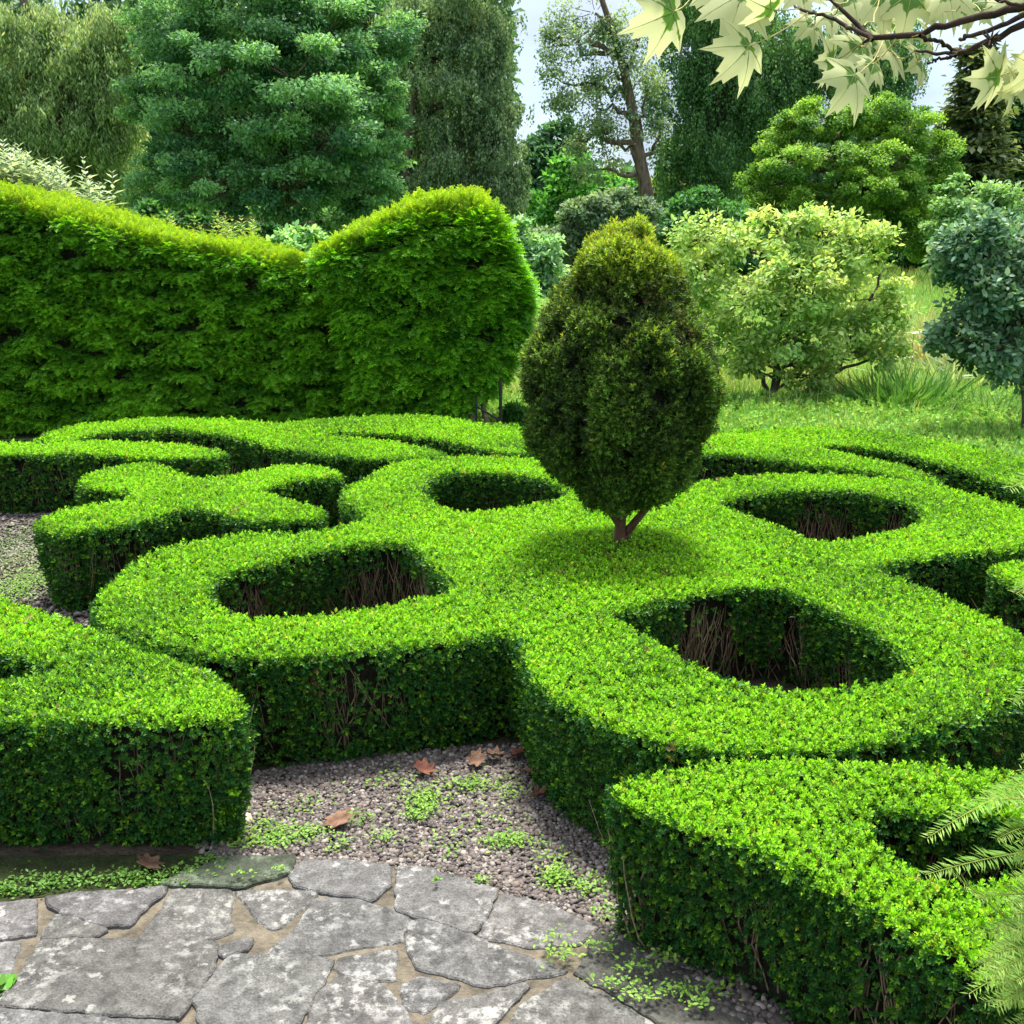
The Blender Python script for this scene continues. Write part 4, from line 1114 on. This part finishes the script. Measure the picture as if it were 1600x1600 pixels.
tw = MB()
twig([(1760, -40), (1600, 10), (1551, 21), (1478, 39), (1437, 54), (1360, 59), (1346, 45), (1299, 0), (1285, -20)], .0075, .0028)
twig([(1362, 60), (1332, 45), (1303, 30), (1275, 22), (1250, 14), (1235, 2)], .0042, .002, .16)
twig([(1760, -20), (1600, 37), (1551, 61), (1506, 80), (1494, 85), (1460, 82), (1429, 79)], .0065, .002)
twig([(1700, -10), (1600, 25), (1519, 55), (1500, 62)], .005, .003)
twig([(1437, 57), (1470, 66), (1494, 78), (1505, 82)], .0035, .003, .1)
twig([(1494, 86), (1470, 92), (1448, 100)], .003, .0015, .1)
twig([(1362, 61), (1345, 68), (1335, 72)], .003, .0015, .2)
twig([(1600, 10), (1540, -5), (1500, -20)], .003, .0018)
# buds at the fork
for _ in range(26):
    p = at_y(1548, 62, YM + .05); d = unit(rng.normal(size=3) * [1, .6, .6] + [.2, 0, -.1]) * .02
    tubes(tw, np.linspace(p, p + d, 3), np.array([.0022, .002, .0004]), 5, (.5, .4, .38))
tr_ = np.array([2.75, 2.5, 0]); e0 = at_y(1760, -40, YM); e1 = at_y(1760, -20, YM)
for e_, h_ in ((e0, 2.75), (e1, 2.6)):
    tubes(tw, curve(e_, tr_ + np.array([0, 0, h_]), 12, -.03, .02), np.linspace(.0078, .03, 12), 8, (.42, .33, .32))
tw.build('twigs', M_BARK, mroot, True)
tk = MB(); tubes(tk, curve(tr_ - np.array([0, 0, .1]), tr_ + np.array([.1, .1, 4.6]), 14, 0, .012), np.linspace(.16, .08, 14), 12, (.9, .8, .75)); tk.build('trunk', M_BARK, mroot, True)


def mleaf(px, py, s, ang, tilt, roll, att=None, yo=0.0, seed=0):
    """(px,py): leaf base; ang: direction of the tip in the picture, degrees from straight down, positive to the left"""
    base = at_y(px, py, YM + yo); S = s * mpp(YM)
    a = math.radians(ang); d = np.array([-math.sin(a), 0, -math.cos(a)])
    d = unit(d * math.cos(tilt) + np.array([0, -1., 0]) * math.sin(tilt))
    side = unit(np.cross(d, np.array([0, -1., 0]))); nrm = np.cross(side, d)
    side, nrm = side * math.cos(roll) + nrm * math.sin(roll), nrm * math.cos(roll) - side * math.sin(roll)
    r = random.Random(seed); dr = r.uniform(.1, .5); V, RAD = [np.zeros(3)], [0.0]
    for ring in (.25, .5, .75, 1):
        for (q, rad) in OUT:
            jit = 1 + r.uniform(-.06, .06) if ring == 1 else 1
            e = rad * (.30 if ring < .3 else .55 if ring < .6 else .8 if ring < .9 else 1) * jit
            if ring < 1: e = ring * (rad * .6 + .22 * min(1, rad * 2.2) * (1 if rad > .3 else 0))
            e = min(e, rad)
            x, y = e * math.sin(math.radians(q)), e * math.cos(math.radians(q))
            fold = .10 * abs(math.sin(math.radians(q * 2.05))) * e
            V.append(x * side + y * d + nrm * (fold - dr * e * e + .05 * math.sin(math.radians(q) * 3 + seed) * e)); RAD.append(ring * (.55 + .6 * rad) - (.22 if abs(q) in (0, 44, 94) and ring < .9 else 0))
    V = np.array(V) * S + base; n = len(OUT); i = np.arange(n); j = (i + 1) % n
    mb = MB(); mb.add(V, np.stack([np.zeros(n, int), i + 1, j + 1], 1))
    for k in range(3): mb.add(V, np.stack([i + 1 + k * n, i + 1 + (k + 1) * n, j + 1 + (k + 1) * n, j + 1 + k * n], 1))
    # all blocks share the same vertices
    mb.V = [V]; mb.F = [mb.F[0]] + [f - (k + 1) * len(V) for k, f in enumerate(mb.F[1:])]
    mb.n = len(V)
    RADS = np.array(RAD, np.float32) + r.uniform(-.34, .14)
    nv0 = len(V)
    for ax in (0, 44, 94, -44, -94):
        qi = [q for q, _ in OUT].index(ax)
        pl = np.array([V[0]] + [V[1 + qi + k * n] for k in range(4)])
        tt = np.linspace(0, 1, 9); t5 = np.linspace(0, 1, 5)
        tubes(mb, np.stack([np.interp(tt, t5, pl[:, c]) for c in range(3)], 1), np.linspace(.0009, .0003, 9), 4, (1, 1, 1), 1)
    o = mb.build('leaf', [M_MAPLE, M_VEIN], mroot, True)
    RADS = np.r_[RADS, np.zeros(len(o.data.vertices) - nv0, np.float32)]
    at = o.data.attributes.new('rad', 'FLOAT', 'POINT'); at.data.foreach_set('value', RADS)
    if att is not None:
        e = at_y(att[0], att[1], YM + .1)
        st = MB(); tubes(st, curve(e, base, 6, -.05, .01), np.full(6, .0011), 5, (1.3, 1.5, .9)); c = st.build('stalk', M_STEM, mroot); c.parent = o; c.matrix_parent_inverse = Matrix.Identity(4)
    return o


for k, L_ in enumerate([
    (1052, 18, 92, 62, .3, .3, (1090, -15), .0), (1160, -10, 95, 20, .2, -.3, (1200, -30), .05), (1170, 72, 78, 38, .25, .35, (1262, 20), .02), (1205, 15, 72, 100, .45, .6, (1252, 12), .1),
    (1195, -18, 70, 60, .3, .2, (1240, -20), .2), (1345, 72, 88, 55, .6, -.2, (1362, 60), .0), (1335, 118, 72, 30, .45, .25, (1380, 64), -.05), (1368, 88, 78, 62, .75, .3, (1400, 60), .1),
    (1392, 78, 88, 72, .85, -.3, (1429, 79), .15), (1375, -5, 70, -10, .3, .3, (1350, 40), .2), (1425, -12, 80, 15, .25, -.3, (1450, -25), .1), (1330, -10, 70, 40, .4, -.2, (1300, 0), .2),
    (1480, -15, 80, -15, .35, .3, (1500, -20), .15), (1545, -20, 75, 15, .4, .2, (1540, -5), .2), (1600, -25, 70, 0, .3, -.3, (1620, -10), .1), (1420, 40, 62, 40, .9, .2, (1440, 55), .25),
    (1560, 120, 78, 78, .5, .4, (1640, 75), .0), (1600, 118, 82, 52, .45, -.2, (1650, 60), .05), (1620, 105, 72, 95, .7, .4, (1670, 60), .1), (1440, 95, 66, 58, .9, .1, (1429, 79), .1), (1455, 60, 60, 85, 1.0, -.2, (1470, 68), .2), (1300, 95, 58, 75, .8, .3, (1345, 68), .22), (1270, 35, 56, 50, .6, -.2, (1275, 22), .3), (1400, 30, 60, 75, .8, .4, (1437, 54), .2), (1365, 100, 60, 20, .7, .3, (1400, 62), .12), (1330, 60, 56, 80, .9, -.3, (1350, 60), .2), (1470, 5, 66, 35, .6, .2, (1500, 10), .15), (1520, 5, 60, -25, .7, -.3, (1550, 10), .2), (1250, -20, 64, -10, .4, .2, (1260, -30), .3), (1300, 20, 56, 10, .7, -.2, (1310, 10), .25), (1585, 140, 66, 70, .9, .3, (1640, 90), .12), (1120, -25, 64, 50, .3, .2, (1150, -40), .25)]):
    px, py, s, ang, tilt, roll, att, yo = L_
    mleaf(px, py, s * random.uniform(.75, 1.1), ang, tilt + .12, roll, att, yo + (.06 if k % 3 else -.02) + (.14 if 1300 < px < 1560 and py < 100 else 0), k)

# ------------------------------------------------------------------ soft conifer at the right edge
YC = 1.5
croot = thing('conifer_shrub', (1.16, YC, 0), 'soft light-green needled shrub reaching in at the lower right edge', 'shrub')
fol, wood = MB(), MB()
def shoot(p, q, n, sag, wide=1.0, cols=((.15, .33, .05), (.33, .47, .11))):
    """needled shoot from p to q (world)"""
    K = max(4, n); t = np.linspace(0, 1, K)[:, None]; Lg = np.linalg.norm(q - p)
    pl = p * (1 - t) + q * t + np.array([0, 0, -1.]) * sag * Lg * t * t
    tubes(wood, pl, np.linspace(.0014, .0006, K), 4, (.8, 1.3, .35))
    T = unit(np.gradient(pl, axis=0)); up = np.array([0, -.35, .9]); sd = unit(np.cross(T, up))
    tt = np.repeat(np.linspace(.04, 1, K * 3), 2); m = len(tt)
    i = np.clip((tt * (K - 1)).astype(int), 0, K - 2); fr = tt * (K - 1) - i
    P = pl[i] * (1 - fr[:, None]) + pl[i + 1] * fr[:, None]
    s = np.tile([1., -1.], m // 2)[:, None]
    D = unit(T[i] * .75 + sd[i] * s * 1.0 + .36 * randdir(m)); U = np.cross(sd[i], T[i]) + .1 * randdir(m)
    f = np.clip(tt[:, None] * .7 + .25 * rng.normal(size=(m, 1)), 0, 1)
    inst(fol, THIN4[0] * np.array([.75, .6, 1]), THIN4[1], P, D, U, .027 * wide * (1.1 - .6 * tt ** 2) * rng.uniform(.8, 1.15, m), np.array(cols[0]) * (1 - f) + np.array(cols[1]) * f)


def W(px, py, y): return at_y(px, py, y)
for (a, b, n, sag) in (((1625, 1215), (1452, 1280), 16, .12), ((1610, 1330), (1447, 1352), 14, .06), ((1640, 1490), (1478, 1362), 18, -.02), ((1630, 1250), (1545, 1240), 12, .05), ((1620, 1290), (1560, 1292), 10, .1), ((1640, 1400), (1530, 1385), 12, .08), ((1650, 1430), (1525, 1440), 12, .1), ((1640, 1470), (1545, 1490), 12, .1),
                       ((1660, 735), (1580, 742), 9, .1), ((1660, 895), (1590, 908), 8, .1), ((1660, 1065), (1585, 1078), 8, .1)):
    shoot(W(a[0], a[1], YC + .05), W(b[0], b[1], YC - .08), n, sag)
for _ in range(230):
    py = random.uniform(1230, 1680); px = random.uniform(1628, 1740) - (26 if py > 1390 else 0)
    y = YC + random.uniform(-.12, .3); p = W(px + 40, py - 10, y)
    tip = W(px - random.uniform(20, 75) * (1.15 if py > 1380 else .7), py + random.uniform(-25, 40), y - random.uniform(0, .12))
    shoot(p, tip, 8, random.uniform(.02, .2))
# body of the shrub outside the picture
for _ in range(460):
    z = random.uniform(.15, 1.55); a = random.uniform(0, 2 * PI); R = .28 * (1 - .35 * abs(z - .8)) 
    c0 = np.array([1.16, YC + .1, z]); d = np.array([math.cos(a), math.sin(a), .1])
    shoot(c0 + d * R * random.uniform(.25, .6), c0 + d * R + np.array([0, 0, random.uniform(-.06, .04)]), 8, .1)
tubes(wood, np.linspace([1.16, YC + .1, 0], [1.16, YC + .1, 1.6], 6), np.linspace(.025, .006, 6), 8)
for _ in range(60):
    z = random.uniform(.1, 1.5); a = random.uniform(0, 2 * PI); c0 = np.array([1.16, YC + .1, z])
    tubes(wood, curve(c0, c0 + np.array([math.cos(a) * .2, math.sin(a) * .2, .04]), 5, .05, .05), np.linspace(.005, .0016, 5), 5)
fol.build('foliage', M_GRASS, croot); wood.build('branches', M_STEM, croot)

# ------------------------------------------------------------------ light
SUN_EL, SUN_AZ = math.radians(74), math.radians(12)      # azimuth from +Y towards +X
sd = Vector((math.sin(SUN_AZ) * math.cos(SUN_EL), math.cos(SUN_AZ) * math.cos(SUN_EL), math.sin(SUN_EL)))
L = bpy.data.lights.new('sun', 'SUN'); L.energy = 3.4; L.angle = math.radians(16); L.color = (1, .96, .88)
so = bpy.data.objects.new('sun', L); C.objects.link(so); so.rotation_euler = sd.to_track_quat('Z', 'Y').to_euler()
w = bpy.data.worlds.new('World'); bpy.context.scene.world = w; w.use_nodes = True
nt = w.node_tree; nt.nodes.clear()
out = nt.nodes.new('ShaderNodeOutputWorld'); bg = nt.nodes.new('ShaderNodeBackground')
sky = nt.nodes.new('ShaderNodeTexSky'); sky.sky_type = 'NISHITA'; sky.sun_disc = False
sky.sun_elevation = SUN_EL; sky.sun_rotation = SUN_AZ; sky.dust_density = 1.5
tc = nt.nodes.new('ShaderNodeTexCoord'); mp = nt.nodes.new('ShaderNodeMapping'); mp.inputs['Scale'].default_value = (1, 1, 2.2); mp.inputs['Location'].default_value = (.3, .1, .0)
no = nt.nodes.new('ShaderNodeTexNoise'); no.inputs['Scale'].default_value = 2.3; no.inputs['Detail'].default_value = 7; no.inputs['Roughness'].default_value = .55
nt.links.new(tc.outputs['Generated'], mp.inputs[0]); nt.links.new(mp.outputs[0], no.inputs['Vector'])
cr = nt.nodes.new('ShaderNodeValToRGB'); cr.color_ramp.elements[0].position = .40; cr.color_ramp.elements[1].position = .60
cr.color_ramp.elements[0].color = (.25, .25, .25, 1)
nt.links.new(no.outputs['Fac'], cr.inputs[0])
mx = nt.nodes.new('ShaderNodeMix'); mx.data_type = 'RGBA'
nt.links.new(cr.outputs[0], mx.inputs[0]); nt.links.new(sky.outputs[0], mx.inputs[6]); mx.inputs[7].default_value = (5.2, 5.5, 6.0, 1)
sx = nt.nodes.new('ShaderNodeSeparateXYZ'); nt.links.new(tc.outputs['Generated'], sx.inputs[0])
gr_ = nt.nodes.new('ShaderNodeValToRGB'); gr_.color_ramp.elements[0].position = .12; gr_.color_ramp.elements[0].color = (.20, .235, .31, 1)
gr_.color_ramp.elements[1].position = .6; gr_.color_ramp.elements[1].color = (.78, .80, .84, 1)
nt.links.new(sx.outputs['Z'], gr_.inputs[0])
sc_ = nt.nodes.new('ShaderNodeMix'); sc_.data_type = 'RGBA'; sc_.blend_type = 'MULTIPLY'; sc_.inputs[0].default_value = 1; sc_.inputs[7].default_value = (8.6, 8.6, 8.6, 1)
nt.links.new(gr_.outputs[0], sc_.inputs[6]); nt.links.new(sc_.outputs[2], mx.inputs[7])
nt.links.new(mx.outputs[2], bg.inputs[0]); bg.inputs[1].default_value = .095
nt.links.new(bg.outputs[0], out.inputs[0])

cd = bpy.data.cameras.new('camera'); co = bpy.data.objects.new('camera', cd); C.objects.link(co)
co.location = (0, 0, CAMH); co.rotation_euler = (PI / 2 - TH, 0, 0)
cd.sensor_width = 36; cd.sensor_fit = 'HORIZONTAL'; cd.lens = 36 * FPX / 1600; cd.clip_start = .05; cd.clip_end = 2000
sc = bpy.context.scene; sc.camera = co
sc.view_settings.view_transform = 'Standard'; sc.view_settings.look = 'None'; sc.view_settings.gamma = 1
sc.view_settings.exposure = 1.65
print('FACES', sum(len(o.data.polygons) for o in bpy.data.objects if o.type == 'MESH'))
